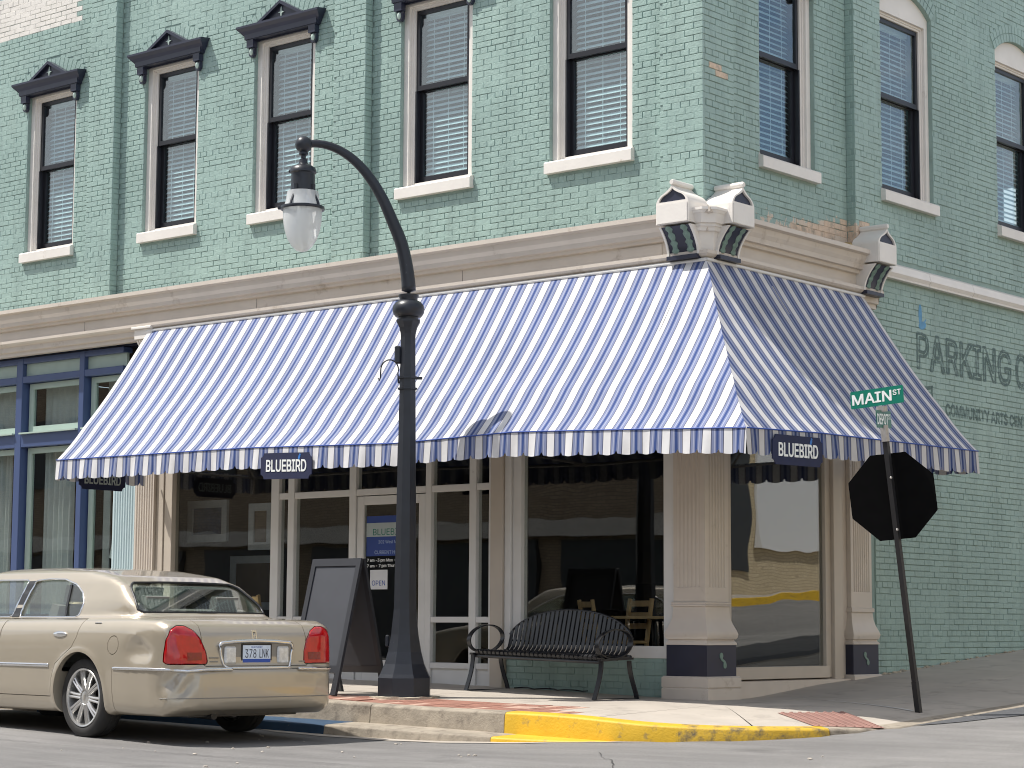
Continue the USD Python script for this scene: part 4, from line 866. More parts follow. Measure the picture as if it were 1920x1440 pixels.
obj('canopy', MB().grid(slope('f')[:, ::-1]), 'awning_stripe_front', A, smooth=True, label='front slope along the main street')
obj('canopy', MB().grid(slope('s')[:, ::-1]), 'awning_stripe_side', A, smooth=True, label='side slope along the side street')
def valance(a, b, zt, fn, m, ph=.17*.22, drop=.222, ripple=.010, label=None):
    step = .0055; L = np.arange(a, b + step, step); L = np.clip(L, a, b)
    d = np.abs(((L - ph + .11) % .22) - .11); notch = np.clip(1 - d/.018, 0, 1)*.032
    scal = .010*np.cos((L - ph)*2*PI/.22)
    zb = zt(L) - drop - .006 + notch*1.0 + scal*.6 + .006*np.sin(L*2.1)
    T = np.linspace(0, 1, 6); G = []
    for t in T:
        z = zt(L) + .002 + (zb - zt(L))*t
        o = .004 + ripple*t*(np.sin(L*2*PI/.47 + 1.3) + .6*np.sin(L*2*PI/.19)) + .012*t
        G.append(np.stack([np.asarray(q)*np.ones(len(L)) for q in fn(L, z, -o)], 1))
    return obj('valance', MB().grid(np.stack(G, 1)[::-1]) if ripple > 0 and fn(1., 2., 0.)[0] == 1. else MB().grid(np.stack(G, 1)[::-1]), m, A, smooth=True, label=label)
valance(XA, PO + .012, ze_f, lambda u, z, d: (u, -PO + d, z), 'awning_stripe_front')
valance(-PO - .012, YB, ze_s, lambda u, z, d: (PO - d, u, z), 'awning_stripe_side')
valance(-PO + .005, -.10, lambda y: ze_f(-8.03) + 0*y, lambda u, z, d: (XA + .0*d - .006, u, z), 'awning_stripe_side', ripple=.0)
valance(.05, PO - .005, lambda y: ze_s(2.79) + 0*y, lambda u, z, d: (u, YB + .006 - 0*d, z), 'awning_stripe_front', ripple=.0)
hem = MB(); xx = np.linspace(XA, PO, 90); hem.tube(np.stack([xx, np.full(90, -PO-.008), ze_f(xx)], 1), .0065, 6)
yy = np.linspace(-PO, YB, 50); hem.tube(np.stack([np.full(50, PO+.008), yy, ze_s(yy)], 1), .0065, 6)
obj('hem_cord', hem, 'text_blue', A, smooth=True)
fm = MB(); fm.tube([(XA-.02, -.115, 4.178), (.11, -.115, 4.178)], .018, 8); fm.tube([(.115, -.115, 4.178), (.115, YB+.02, 4.178)], .018, 8)
obj('head_rail', fm, 'white_frame', A, smooth=True)
fm = MB(); fm.tube(np.stack([xx, np.full(90, -PO+.035), ze_f(xx)-.03], 1), .017, 8); fm.tube(np.stack([np.full(50, PO-.035), yy, ze_s(yy)-.03], 1), .017, 8)
for x in (XA+.02, -5.4, -2.7, -.1): fm.tube([(x, -.05, 2.50), (x, -PO+.04, float(ze_f(x))-.03)], .014, 6); fm.tube([(x, -.12, 4.13), (x, -PO*.5-.06, 3.19), (x, -PO+.04, float(ze_f(x))-.05)], .014, 6)
for y in (YB-.02, .9): fm.tube([(.0, y, 2.46), (PO-.04, y, float(ze_s(y))-.03)], .014, 6); fm.tube([(.12, y, 4.13), (PO*.5+.06, y, 3.15), (PO-.04, y, float(ze_s(y))-.05)], .014, 6)
obj('frame', fm, 'galvanised', A, smooth=True)
def bird(u, w, s):
    body = affinity.rotate(affinity.scale(Point(u, w).buffer(1, 12), s*.30, s*.52), -25); head = Point(u+s*.16, w+s*.50).buffer(s*.22, 10); tail = Polygon([(u-s*.1, w-s*.3), (u-s*.62, w-s*.85), (u-s*.34, w-s*.95), (u+s*.12, w-s*.42)])
    beak = Polygon([(u+s*.34, w+s*.56), (u+s*.56, w+s*.50), (u+s*.34, w+s*.42)]); return unary_union([body, head, tail, beak])
def name_patch(fn, u0, u1, z0, z1, tilt=0.0, lettering='sign_white', with_bird=True):
    r = .045; P = sbox(u0, z0, u1, z1)
    for a, b in ((u0, z0), (u0, z1), (u1, z0), (u1, z1)): P = P.difference(Point(a, b).buffer(r, 8))
    f2 = lambda u, z, d: fn(u, z + tilt*(u - (u0+u1)/2), d)
    p = obj('name_patch', MB().prism(P, -.036, -.024, f2), 'patch_navy', A)
    w = u1-u0; h = z1-z0; T = fit_text('BLUEBIRD', u0 + .11*w, u1 - .10*w, z0 + .27*h, z0 + .74*h)
    obj('lettering', MB().prism(T, -.040, -.0362, f2), lettering, p)
    if with_bird: obj('bird', MB().prism(bird(u0 + .76*w, z0 + .83*h, .085*w*.75), -.039, -.0362, f2), 'bird_blue', p)
name_patch(lambda u, z, d: (u, -PO + d, z), -4.60, -3.85, 2.165, 2.435, -.03)
name_patch(lambda u, z, d: (PO - d, u, z), -1.055, -.235, 2.10, 2.365, .02)
name_patch(lambda u, z, d: (XA - d - .02, u, z), -1.10, -.42, 2.225, 2.46, 0.0, 'poster_grey', False)
# ---------------------------------------------------------------- street lamp
LX, LY = -2.21, -1.80
LZ = float(h_side(np.array([LX]), np.array([LY]))[0]) + .03
lamp = thing('street_lamp', 'dark iron street lamp with arched arm and hanging clear globe', 'street lamp', (LX, LY, LZ))
A8 = PI/8 + math.radians(40)
def octo(prof, tw=0.0): return MB().lathe([(r/math.cos(PI/8), z) for r, z in prof], (0, 0, 0), 8, A8)
obj('base', octo([(0, -.03), (.243, -.03), (.243, .155), (.238, .165), (.225, .19), (.185, .285), (.155, .40), (.128, .56), (.112, .72), (.105, .80), (0, .80)]), 'lamp_iron', lamp)
obj('pole', octo([(.104, .80), (.094, 1.6), (.083, 2.4), (.072, 3.2), (.069, 3.40), (.072, 3.44), (.085, 3.50), (.112, 3.555), (.112, 3.575), (0, 3.575)]), 'lamp_iron', lamp)
obj('pole_collar', MB().lathe([(0, 3.57), (.098, 3.57), (.098, 3.60), (.125, 3.605), (.147, 3.635), (.156, 3.675), (.147, 3.715), (.12, 3.75), (.088, 3.765), (.088, 3.79), (.098, 3.80), (.098, 3.82), (.08, 3.825), (0, 3.825)], n=32), 'lamp_iron', lamp, smooth=50)
AZ = math.radians(234); dv = np.array([math.cos(AZ), math.sin(AZ), 0])
ctl = np.array([(0, 3.80), (0.008, 4.0), (.035, 4.17), (.09, 4.38), (.155, 4.53), (.25, 4.74), (.37, 4.94), (.52, 5.11), (.69, 5.225), (.86, 5.275), (1.03, 5.262)])
from scipy.interpolate import CubicSpline
s_ = np.r_[0, np.cumsum(np.linalg.norm(np.diff(ctl, axis=0), axis=1))]; cs = CubicSpline(s_, ctl); q = cs(np.linspace(0, s_[-1], 48)) - [0, LZ]
obj('arm', MB().tube([dv*a + np.array([0, 0, b]) for a, b in q], np.linspace(.071, .036, 48), 14), 'lamp_iron', lamp, smooth=True)
hc = dv*1.045
h0 = -LZ
hd = MB().sphere(hc + [0, 0, 5.262+h0], .083, 3)
obj('ball', hd, 'lamp_iron', lamp, smooth=True)
L_ = lambda prof, n=28: MB().lathe(prof, hc + np.array([0, 0, h0]), n)
head = obj('lantern', L_([(0, 5.19), (.042, 5.185), (.045, 5.165), (.024, 5.15), (.024, 5.125), (.038, 5.115), (.04, 5.10), (.045, 5.075), (.09, 5.05), (.118, 5.03), (.128, 5.00), (.128, 4.985), (.115, 4.975), (.115, 4.88), (.117, 4.84), (.120, 4.80), (.118, 4.795), (.0, 4.80)]), 'lamp_iron', lamp, smooth=40)
rg = L_([(.168, 4.630), (.210, 4.622), (.214, 4.635), (.210, 4.652), (.168, 4.656), (.168, 4.630)])
for k in range(4):
    a = AZ + PI/4 + k*PI/2; c = np.array([math.cos(a), math.sin(a), 0]); rr = [(.116, 4.86), (.122, 4.80), (.145, 4.75), (.178, 4.69), (.190, 4.645)]
    rg.tube([hc + c*r + np.array([0, 0, z+h0]) for r, z in rr], [.026, .022, .013, .012, .014], 8)
obj('ring', rg, 'lamp_iron', head, smooth=40)
obj('latch', MB().obox(hc + np.array([-.155, -.145, 4.64+h0]), (.05, .05, .03), .7, .004).sphere(hc + np.array([-.095, -.08, 5.0+h0]), .018, 1), 'lamp_iron', head)
gl = L_([(.150, 4.80), (.160, 4.72), (.176, 4.66), (.186, 4.635), (.186, 4.56), (.182, 4.50), (.168, 4.42), (.140, 4.335), (.100, 4.27), (.055, 4.228), (.0, 4.212)], 40)
obj('globe', gl, 'globe_glass', lamp, smooth=True)
obj('lamp_bulb', MB().lathe([(0, 4.79), (.03, 4.79), (.035, 4.70), (.055, 4.62), (.05, 4.54), (.0, 4.50)], hc + np.array([0, 0, h0]), 16), 'sign_white', lamp, smooth=True)
hk = MB(); px = -rt*1.0                                                # plant hook and box on the street-left side of the pole
th = np.linspace(0, PI, 20); c0 = -rt*.185
pts = [(-rt*.085 + [0, 0, 2.96]), (-rt*.095 + [0, 0, 3.05])] + [(-rt*(.175 - .085*math.cos(a)) + np.array([0, 0, 3.09 + .085*math.sin(a)*1.15])) for a in th] + [(-rt*.262 + [0, 0, 3.02]), (-rt*.272 + [0, 0, 2.985]), (-rt*.285 + [0, 0, 3.01])]
obj('plant_hook', hk.tube(np.array(pts), np.r_[.012, np.full(len(pts)-1, .0075)], 6), 'lamp_iron', lamp, smooth=True)
cl = octo([(.080, 3.005), (.090, 3.005), (.090, 3.025), (.080, 3.025)]).add(*octo([(.082, 2.90), (.093, 2.90), (.093, 2.915), (.082, 2.915)]).get())
cl.obox(rt*.11 + [0, 0, 3.01], (.06, .02, .025), YAW)
obj('clamp', cl, 'lamp_iron', lamp)
ct = MB().obox(-rt*.098 + np.array([0, 0, 3.235]), (.06, .09, .17), YAW, .012)
obj('box', ct, 'lamp_iron', lamp)
obj('outlet_cover', MB().obox(-rt*.165 - np.array([.0, .0, 0]) + np.array([0, 0, .50]), (.035, .10, .115), YAW, .012), 'lamp_iron', lamp)
# broken mortar bed under the lamp
t = trimesh.creation.cylinder(.325, .055, sections=40); t = t.subdivide().subdivide(); v = np.array(t.vertices); ang = np.arctan2(v[:, 1], v[:, 0]); rr = np.hypot(v[:, 0], v[:, 1])
k = 1 + .10*(meshkit.noise(np.stack([np.cos(ang)*3, np.sin(ang)*3, v[:, 2]*8], 1), 4) - .5); v[:, :2] *= k[:, None]; v[:, 2] += .02*(meshkit.noise(v*14, 2) - .5)
b = thing('mortar_bed', 'crumbling pale mortar bed under the foot of the street lamp', 'mortar bed', (LX, LY, LZ - .045))
obj('mortar', MB().add(v, t.faces), 'rubble', b)

# ---------------------------------------------------------------- stop sign post with street names
PX, PY = 2.25, .02; PZ = float(h_side(np.array([PX]), np.array([PY]))[0]) - .01
sp = thing('sign_post', 'leaning black post with the back of a stop sign and two green street name blades', 'street sign', (PX, PY, PZ))
lean = (-rt*.118 + np.array([.03, -.03, 1.0])); lean /= np.linalg.norm(lean)       # direction of the post
at = lambda h: lean*h
po = MB()
pl = [at(h) for h in (-.05, .28)]; po.tube(pl, .034, 4); po.tube([at(.281), at(2.43)], .031, 4)
post = obj('post', po, 'post_metal', sp)
obj('bolt', MB().sphere(at(1.62) - fw*.04, .012, 1), 'galvanised', post); obj('bolt', MB().sphere(at(2.08) - fw*.04, .012, 1), 'galvanised', post)
ta = math.radians(19); tdir = np.array([math.cos(ta), math.sin(ta), 0]); ndir = np.cross(lean, tdir); ndir /= np.linalg.norm(ndir); tdir = np.cross(ndir, lean)
oc = [(.381/math.cos(PI/8)*math.cos(PI/8 + k*PI/4), .381/math.cos(PI/8)*math.sin(PI/8 + k*PI/4)) for k in range(8)]
OCC = at(1.915) + fw*np.array([1, 1, 0])*.045 + rt*.01
pf = lambda u, w, d: tuple((OCC[i] + tdir[i]*u + lean[i]*w + ndir[i]*d) for i in range(3))
obj('stop_plate', MB().prism(Polygon(oc).buffer(-.012).buffer(.012, 4), -.002, .001, pf), 'sign_back', sp, label='black back of the octagonal stop sign')
def blade(h, ang, L, H, text, small, m, off, t_h=.62):
    d = np.array([math.cos(ang), math.sin(ang), 0]); n = np.array([d[1], -d[0], 0])
    if n @ (CAM - np.array([PX, PY, 2.5])) < 0: n = -n
    upv = np.cross(n, d); upv = upv if upv[2] > 0 else -upv
    upv = np.array([lean[0]*.5, lean[1]*.5, 1]); upv /= np.linalg.norm(upv)
    dd = d - upv*(d @ upv); dd = dd + np.array([0, 0, .035]); dd /= np.linalg.norm(dd)
    c = at(h) + dd*off
    f = lambda u, w, e: tuple(c[i] + dd[i]*u + upv[i]*w + n[i]*e for i in range(3))
    p = obj('name_blade', MB().prism(sbox(-L/2, -H/2, L/2, H/2).buffer(-.012).buffer(.012, 4), -.003, .003, f), m, sp)
    T = fit_text(text, -L/2 + .03*L, L/2 - .22*L, -H*t_h/2, H*t_h/2)
    T2 = fit_text(small, L/2 - .195*L, L/2 - .04*L, -H*.02, H*.30)
    obj('lettering', MB().prism(unary_union([T, T2]), .0035, .0052, f), 'sign_white', p)
blade(2.80, math.radians(3), .52, .155, 'MAIN', 'ST', 'sign_green', -.035)
blade(2.60, math.radians(106), .52, .155, 'DEPOT', 'ST', 'sign_green_dark', .02)
for a_, b_, r_ in ((2.40, 2.545, .036), (2.665, 2.715, .050)): obj('bracket', MB().tube([at(a_), at(b_)], r_, 12), 'galvanised', sp, smooth=40)

# ---------------------------------------------------------------- bench
bx, by = -1.50, -.45
bang = math.atan2(-.33, 1.93)
bz = float(h_side(np.array([bx]), np.array([by]))[0])
bench = thing('bench', 'black steel bench with arched back of vertical slats under the shop window', 'bench', (bx, by, bz), bang)
tilt_z = lambda u: -.020*u                                           # it stands on the sloping pavement
def bp(u, v, z): return np.array([u, v, z + tilt_z(u)])
LB = 1.80; n = 28
def slat_curve(hb):
    base = [(-.20, .355), (-.235, .375), (-.24, .395), (-.225, .41), (-.16, .412), (0, .395), (.10, .392), (.155, .405), (.185, .44), (.20, .49)]
    top = [(.20 + (z-.49)*.22, z) for z in np.linspace(.51, max(hb, .53), 7)]
    return base + top
for i in range(n):
    u = -LB/2 + LB*(i+.5)/n; e = u/(LB/2); hb = .50 + .315*math.sqrt(max(0, 1-(e*.985)**2))
    cv = slat_curve(hb); P = [bp(u, v, z) for v, z in cv]; P = np.array(P); t = np.gradient(P, axis=0); t /= np.linalg.norm(t, axis=1, keepdims=True)
    nn = np.cross(t, [1, 0, 0])
    obj('slat', MB().strip(P, (1, 0, 0), .044, nn, .007), 'black_iron', bench, smooth=35)
rim = []
for a in np.linspace(-1, 1, 41): u = a*LB/2; hb = .505 + .315*math.sqrt(max(0, 1-(a*.985)**2)); rim.append(bp(u, .20 + (hb-.49)*.22 + .008, hb))
obj('back_rim', MB().tube(np.array(rim), .012, 8), 'black_iron', bench, smooth=True)
br = MB()
for v, z in ((-.205, .345), (.0, .375), (.17, .395)): br.tube([bp(-LB/2-.03, v, z), bp(LB/2+.03, v, z)], .016, 8)
br.tube([bp(-LB/2, .215, .50), bp(LB/2, .215, .50)], .010, 8)
obj('seat_bar', br, 'black_iron', bench, smooth=40)
for s in (-1, 1):
    u = s*(LB/2 + .045)
    zz = np.linspace(0, 1, 12)
    fl = np.array([bp(u, -.315 + .09*math.sin(t*PI/2), .36*t) for t in zz]); rl = np.array([bp(u, .235 - .10*math.sin(t*PI/2)**1.3, .36*t) for t in zz])
    for L in (fl, rl):
        t = np.gradient(L, axis=0); t /= np.linalg.norm(t, axis=1, keepdims=True); obj('leg', MB().strip(L, (1, 0, 0), .055, np.cross(t, [1, 0, 0]), .012), 'black_iron', bench, smooth=35)
    obj('foot_bar', MB().strip(np.array([bp(u, -.31, .008), bp(u, .23, .008)]), (1, 0, 0), .04, (0, 0, 1), .008).strip(np.array([bp(u, -.25, .365), bp(u, .17, .38)]), (1, 0, 0), .05, (0, 0, 1), .02), 'black_iron', bench)
    a = np.linspace(0, 2*PI, 40); lp = np.array([bp(u, -.06 + .22*math.cos(x), .515 + .135*math.sin(x) + .02*math.cos(x)) for x in a]); t = np.gradient(lp, axis=0); t[0] = t[-1] = t[1]; t /= np.linalg.norm(t, axis=1, keepdims=True)
    obj('arm_loop', MB().strip(lp, (1, 0, 0), .055, np.cross(t, [1, 0, 0]), .011), 'black_iron', bench, smooth=35)

# ---------------------------------------------------------------- folding sign board
wx, wy = -3.0, -1.90
wz = float(h_side(np.array([wx]), np.array([wy]))[0])
sw = thing('sandwich_board', 'blank black folding sign board standing on the pavement behind the car', 'sign board', (wx, wy, wz), 0.0)
H, W = 1.30, .66
for s, nm in ((-1, 'front'), (1, 'back')):
    foot = np.array([0, s*.345, 0.0]); top = np.array([0, s*.012, H]); e = top - foot; e /= np.linalg.norm(e); nn = np.cross([1, 0, 0], e)*(-1 if s > 0 else 1); nn = nn if nn[1]*s > 0 else -nn
    f = lambda u, w, d: tuple(foot[i] + (1 if i == 0 else 0)*u + e[i]*w + nn[i]*d for i in range(3))
    Lw = np.linalg.norm(top-foot)
    fr_ = sbox(-W/2, .0, W/2, Lw).difference(sbox(-W/2+.055, .285, W/2-.055, Lw-.075)).difference(Polygon([(-W/2+.075, -.1), (W/2-.075, -.1), (W/2-.058, .215), (-W/2+.058, .215)]))
    p = obj('panel_frame', MB().prism(fr_, -.012, .020, f), 'board_frame', sw)
    obj('chalkboard', MB().prism(sbox(-W/2+.054, .284, W/2-.054, Lw-.074), -.008, .008, f), 'board_black', p)
obj('hinge', MB().box(-W/2+.04, -W/2+.12, -.02, .02, H-.01, H+.006).box(W/2-.12, W/2-.04, -.02, .02, H-.01, H+.006), 'board_frame', sw)

# ---------------------------------------------------------------- door signs, interior
def flat_sign(name, label, cat, x0, x1, z0, z1, y, m, items):
    t = thing(name, label, cat, ((x0+x1)/2, y, z0)); o = np.array([(x0+x1)/2, y, z0])
    f = lambda u, w, d: (u - o[0], d, w - o[2])
    obj('sheet', MB().prism(sbox(x0, z0, x1, z1), -.0015, .0, f), m, t)
    for nm, mm, poly in items: obj(nm, MB().prism(poly, -.0026, -.0017, f), mm, t)
    return t
X0, X1 = -4.56, -3.86; w = X1-X0
Zt = 1.855
flat_sign('hours_sign', 'blue and white opening hours sign inside the glass door', 'sign', X0, X1, 1.42, Zt, .106, 'poster_blue',
    [('band', 'poster_grey', sbox(X0, 1.63, X1, 1.78)), ('lettering', 'text_pale', fit_text('202 West Main', X0+.26*w, X0+.74*w, 1.555, 1.59, False)), ('lettering', 'text_pale', fit_text('CURRENT HOURS', X0+.18*w, X0+.82*w, 1.44, 1.48, False))])
T = fit_text('BLUEBIRD', X0+.14*w, X0+.86*w, 1.645, 1.715, False)
o = np.array([(X0+X1)/2, .106, 1.42]); par = '/World/hours_sign'
obj('lettering', MB().prism(T, -.0036, -.0027, lambda u, q, d: (u-o[0], d, q-o[2])), 'sign_green', par); obj('bird', MB().prism(bird(X0+.72*w, 1.745, .03), -.0036, -.0027, lambda u, q, d: (u-o[0], d, q-o[2])), 'navy_trim', par)
hl = thing('hours_lettering', 'white opening hours lettering on the door glass below the blue sign', 'lettering', ((X0+X1)/2, .105, 1.29))
o2 = np.array([(X0+X1)/2, .105, 1.29]); f2 = lambda u, q, d: (u-o2[0], d, q-o2[2])
for tx, z0 in (('7 am -3 pm Mon - Wed', 1.35), ('7 am - 7 pm Thur - Sat', 1.29)):
    obj('lettering', MB().prism(fit_text(tx, X0+.02*w, X0+.80*w, z0, z0+.042), -.0015, -.0005, f2), 'sign_white', hl)
xo = -4.50
flat_sign('open_sign', 'white paper sign reading open hung in the glass door', 'sign', xo, xo+.26, 1.06, 1.27, .106, 'paper', [('lettering', 'text_blue', fit_text('OPEN', xo+.03, xo+.225, 1.10, 1.155, False))])

def chair(name, label, loc, rot):
    c = thing(name, label, 'chair', loc, rot, 'wooden chairs inside the shop')
    obj('seat', MB().box(-.21, .21, -.21, .21, .44, .47, .008), 'wood', c)
    for x, y in ((-.19, -.19), (.19, -.19)): obj('leg', MB().box(x-.018, x+.018, y-.018, y+.018, 0, .44, .003), 'wood', c)
    for x in (-.19, .19): obj('back_post', MB().tube([(x, .19, 0), (x, .20, .45), (x, .27, .90)], .024, 4), 'wood', c)
    for z, y in ((.62, .232), (.73, .249), (.85, .267)): obj('back_rail', MB().box(-.175, .175, y-.009, y+.009, z-.03, z+.03, .004), 'wood', c)
    return c
ch = chair('cafe_chair', 'wooden ladder back chair seen through the left shop window above the car boot', (-6.95, .95, .12), 2.9)
copy_of(ch, (-1.62, .80, .06), -.30, 'wooden chair behind the bench in the big display window, nearest the corner column')
copy_of(ch, (-2.02, 1.15, .05), 2.6, 'wooden chair deeper inside the big display window, left of the other')
tb = thing('cafe_table', 'dark cafe table between chairs inside the big display window', 'table', (-1.35, 1.05, .03))
obj('table_top', MB().box(-.36, .36, -.36, .36, .72, .75, .006), 'wood', tb); obj('pedestal', MB().lathe([(0, 0), (.25, 0), (.25, .02), (.04, .05), (.035, .70), (.1, .72), (0, .72)], n=16), 'black_iron', tb, smooth=40)
bd = thing('window_board', 'plain black board standing inside the big display window near the corner', 'board', (-1.88, 1.75, .03))
obj('panel', MB().prism(Polygon([(-.40, .1), (.36, .1), (.30, 1.10), (-.22, 1.10)]), -.02, .02, lambda u, q, d: (u, d, q)), 'sign_back', bd)
obj('leg', MB().box(-.34, -.30, -.02, .02, 0, .1), 'sign_back', bd); obj('leg', MB().box(.26, .30, -.02, .02, 0, .1), 'sign_back', bd)
def picture(label, x0, x1, z0, z1, y, yaw, art):
    t = thing('framed_picture', label, 'picture', ((x0+x1)/2, y, z0), yaw); W_, H_ = x1-x0, z1-z0
    obj('frame', MB().prism(sbox(-W_/2, 0, W_/2, H_).difference(sbox(-W_/2+.09, .09, W_/2-.09, H_-.09)), -.02, .02, lambda u, q, d: (u, d, q)), 'picture_frame', t)
    obj('print', MB().prism(sbox(-W_/2+.09, .09, W_/2-.09, H_-.09), .0, .015, lambda u, q, d: (u, d, q)), art, t)
picture('framed dark blue picture hanging in the left shop window', -8.06, -7.36, 1.66, 2.16, .62, .0, 'picture_art')
picture('framed brown picture right of the blue one in the left shop window', -7.02, -6.62, 1.55, 2.10, .66, .0, 'room_floor')
picture('large pale framed picture low on the back wall of the left shop window', -7.75, -6.95, .85, 1.50, 1.05, .0, 'room_floor')
cb = thing('cable', 'thin black cable lying on the pavement behind the bench', 'cable', (-2.1, -.02, float(h_side(np.array([-2.1]), np.array([-.02]))[0])))
u_ = np.linspace(0, .95, 40); obj('wire', MB().tube(np.stack([u_ - .25, .03*np.sin(u_*17) + .01, .012 - .018*u_ + .010*np.abs(np.sin(u_*11))], 1), .007, 6), 'black_iron', cb, smooth=True)
nt = thing('notice', 'tilted pale paper notice hanging in the navy shop window', 'notice', (-9.02, .33, 1.45), 0)
obj('sheet', MB().prism(affinity.rotate(sbox(-.13, 0, .13, .33), -14), -.001, .001, lambda u, q, d: (u, d, q)), 'poster_grey', nt)

# ---------------------------------------------------------------- ghost lettering on the side wall
gh = thing('wall_lettering', 'faded ghost lettering Parking and Community Arts Center on the side wall', 'lettering', (.0, 4.1, 3.0))
mat('ghost_paint', {'g': ('geometry', {}), 'n': ('noise_texture', {'scale': 16.0, 'detail': 6.0, 'roughness': 0.7}), 'r': ('rgb_ramp', {'ramp': [(0.33, (0.0,)*3), (0.60, (.85,)*3)]}),
    'd': ('principled_bsdf', {'base_color': (0.07, 0.115, 0.10), 'roughness': 0.6}), 't': ('transparent_bsdf', {}), 'm': ('mix_closure', {})},
    [('g.position', 'n.vector'), ('n.fac', 'r.fac'), ('r.color', 'm.fac'), ('t.BSDF', 'm.closure1'), ('d.BSDF', 'm.closure2')], 'm.closure')
gf = lambda u, q, d: (.0022 - d, u - 4.1, q - 3.0)
def ghost(text, u0, u1, z0, z1, tk):
    G = fit_text(text, u0, u1, z0, z1); ol = G.buffer(tk*.25).difference(G.buffer(-tk))
    obj('letters', MB().prism(ol, -.0008, .0008, gf), 'ghost_paint', gh)
ghost('PARKING', 4.12, 6.38, 3.535, 3.955, .028); ghost('O', 6.50, 6.80, 3.52, 3.955, .028)
ghost('COMMUNITY ARTS CENTER', 4.76, 6.95, 3.065, 3.20, .012)
obj('letters', MB().prism(unary_union([sbox(4.44, 3.06, 4.47, 3.36), Polygon([(4.22, 3.34), (4.47, 3.38), (4.47, 3.34), (4.24, 3.30)]), sbox(4.36, 3.19, 4.44, 3.205)]), -.0008, .0008, gf), 'ghost_paint', gh)
bw_ = unary_union([affinity.scale(Point(0, 0).buffer(1, 10), .038, .12), affinity.rotate(affinity.scale(Point(.045, -.115).buffer(1, 10), .085, .045), 12), Polygon([(.08, -.11), (.135, -.04), (.125, -.03), (.06, -.085)])])
obj('bird', MB().prism(affinity.translate(bw_, 4.21, 4.15), -.0008, .0008, gf), 'bird_wall', gh)
# ---------------------------------------------------------------- car
solid('car_paint', (0.43, 0.375, 0.29), 0.32, metal=0.45, var=0.03, scale=3, coat=0.9)
solid('chrome', (0.78, 0.78, 0.78), 0.10, metal=1.0, var=0.02)
solid('wheel_alloy', (0.62, 0.61, 0.59), 0.28, metal=0.85, var=0.05)
solid('tyre_rubber', (0.022, 0.021, 0.020), 0.8, var=0.3, scale=10, bump=0.002, bscale=60)
solid('tail_red', (0.42, 0.004, 0.006), 0.12, var=0.25, scale=14, coat=1.0)
solid('tail_dark', (0.16, 0.0, 0.004), 0.15, var=0.2, coat=1.0)
solid('lens_clear', (0.62, 0.62, 0.60), 0.08, var=0.25, scale=25, coat=1.0)
solid('plate_white', (0.62, 0.70, 0.80), 0.4, var=0.12, scale=9)
solid('car_seat', (0.19, 0.18, 0.165), 0.7, var=0.1)
solid('car_black', (0.012, 0.012, 0.013), 0.4)
solid('plate_panel', (0.24, 0.22, 0.19), 0.45)
def poly_sdf(P, a, b):
    P = np.asarray(P, float); Q = np.roll(P, -1, 0); d = np.full(a.shape, 1e9); inside = np.zeros(a.shape, bool)
    for (x0, y0), (x1, y1) in zip(P, Q):
        ex, ey = x1-x0, y1-y0; t = np.clip(((a-x0)*ex + (b-y0)*ey)/(ex*ex+ey*ey+1e-12), 0, 1)
        d = np.minimum(d, np.hypot(a-x0-t*ex, b-y0-t*ey))
        c = ((y0 <= b) & (b < y1)) | ((y1 <= b) & (b < y0))
        with np.errstate(all='ignore'): inside ^= c & (a < x0 + (b-y0)/(ey if ey else 1e-12)*ex)
    return np.where(inside, -d, d)
def smax(a, b, k): h = np.clip(.5 + .5*(a-b)/k, 0, 1); return b*(1-h) + a*h + k*h*(1-h)
def smin(a, b, k): return -smax(-a, -b, k)
DX = .024
gx, gy, gz = np.arange(-1.46, 4.25, DX), np.arange(-1.08, 1.0801, DX), np.arange(.12, 1.60, DX)
def spline_poly(P, n=90):
    ls = LineString(P); return [ls.interpolate(t, normalized=True).coords[0] for t in np.linspace(0, 1, n)]
side = [(-1.28,.27),(-1.335,.345),(-1.355,.45),(-1.345,.56),(-1.325,.605),(-1.275,.625),(-1.255,.75),(-1.225,.90),(-1.18,.975),(-1.06,1.02),(-.60,1.045),(0,1.04),(1,1.03),(2.4,1.02),(2.75,1.03),(3.2,.99),(3.8,.90),(4.05,.80),(4.12,.65),(4.14,.5),(4.10,.30),(3.9,.2),(-1.1,.21)]
plan = [(-1.355,0),(-1.352,.35),(-1.33,.62),(-1.28,.79),(-1.19,.885),(-1.02,.935),(-.7,.962),(0,.978),(1.5,.985),(3,.97),(3.8,.90),(4.05,.77),(4.14,.5),(4.14,0)]
plan = plan + [(x, -y) for x, y in plan[::-1][1:-1]]
cross = [(.86,.15),(.93,.27),(.968,.40),(.985,.55),(.982,.68),(.965,.82),(.935,.93),(.895,1.0),(.84,1.06),(0,1.10)]
cross = cross + [(-y, z) for y, z in cross[::-1]]
gh_side = [(-.70,.96),(-.61,1.035),(-.20,1.33),(.03,1.405),(.45,1.472),(1.0,1.508),(1.5,1.518),(1.95,1.50),(2.22,1.44),(2.85,1.04),(2.95,.96)]
gh_cross = [(.80,.95),(.785,1.05),(.715,1.20),(.635,1.36),(.57,1.45),(.43,1.50),(0,1.53)]; gh_cross = gh_cross + [(-y, z) for y, z in gh_cross[::-1]]
gh_plan = [(-.72,0),(-.71,.50),(-.62,.66),(-.30,.745),(.4,.79),(2,.80),(2.7,.76),(2.92,.60),(2.95,0)]; gh_plan = gh_plan + [(x, -y) for x, y in gh_plan[::-1][1:-1]]
XZ = np.meshgrid(gx, gz, indexing='ij'); XY = np.meshgrid(gx, gy, indexing='ij'); YZ = np.meshgrid(gy, gz, indexing='ij')
bs = poly_sdf(side, *XZ)[:, None, :]; bp_ = poly_sdf(plan, *XY)[:, :, None]; bc = poly_sdf(cross, *YZ)[None]
body = smax(smax(bs, bp_, .09), bc, .07)
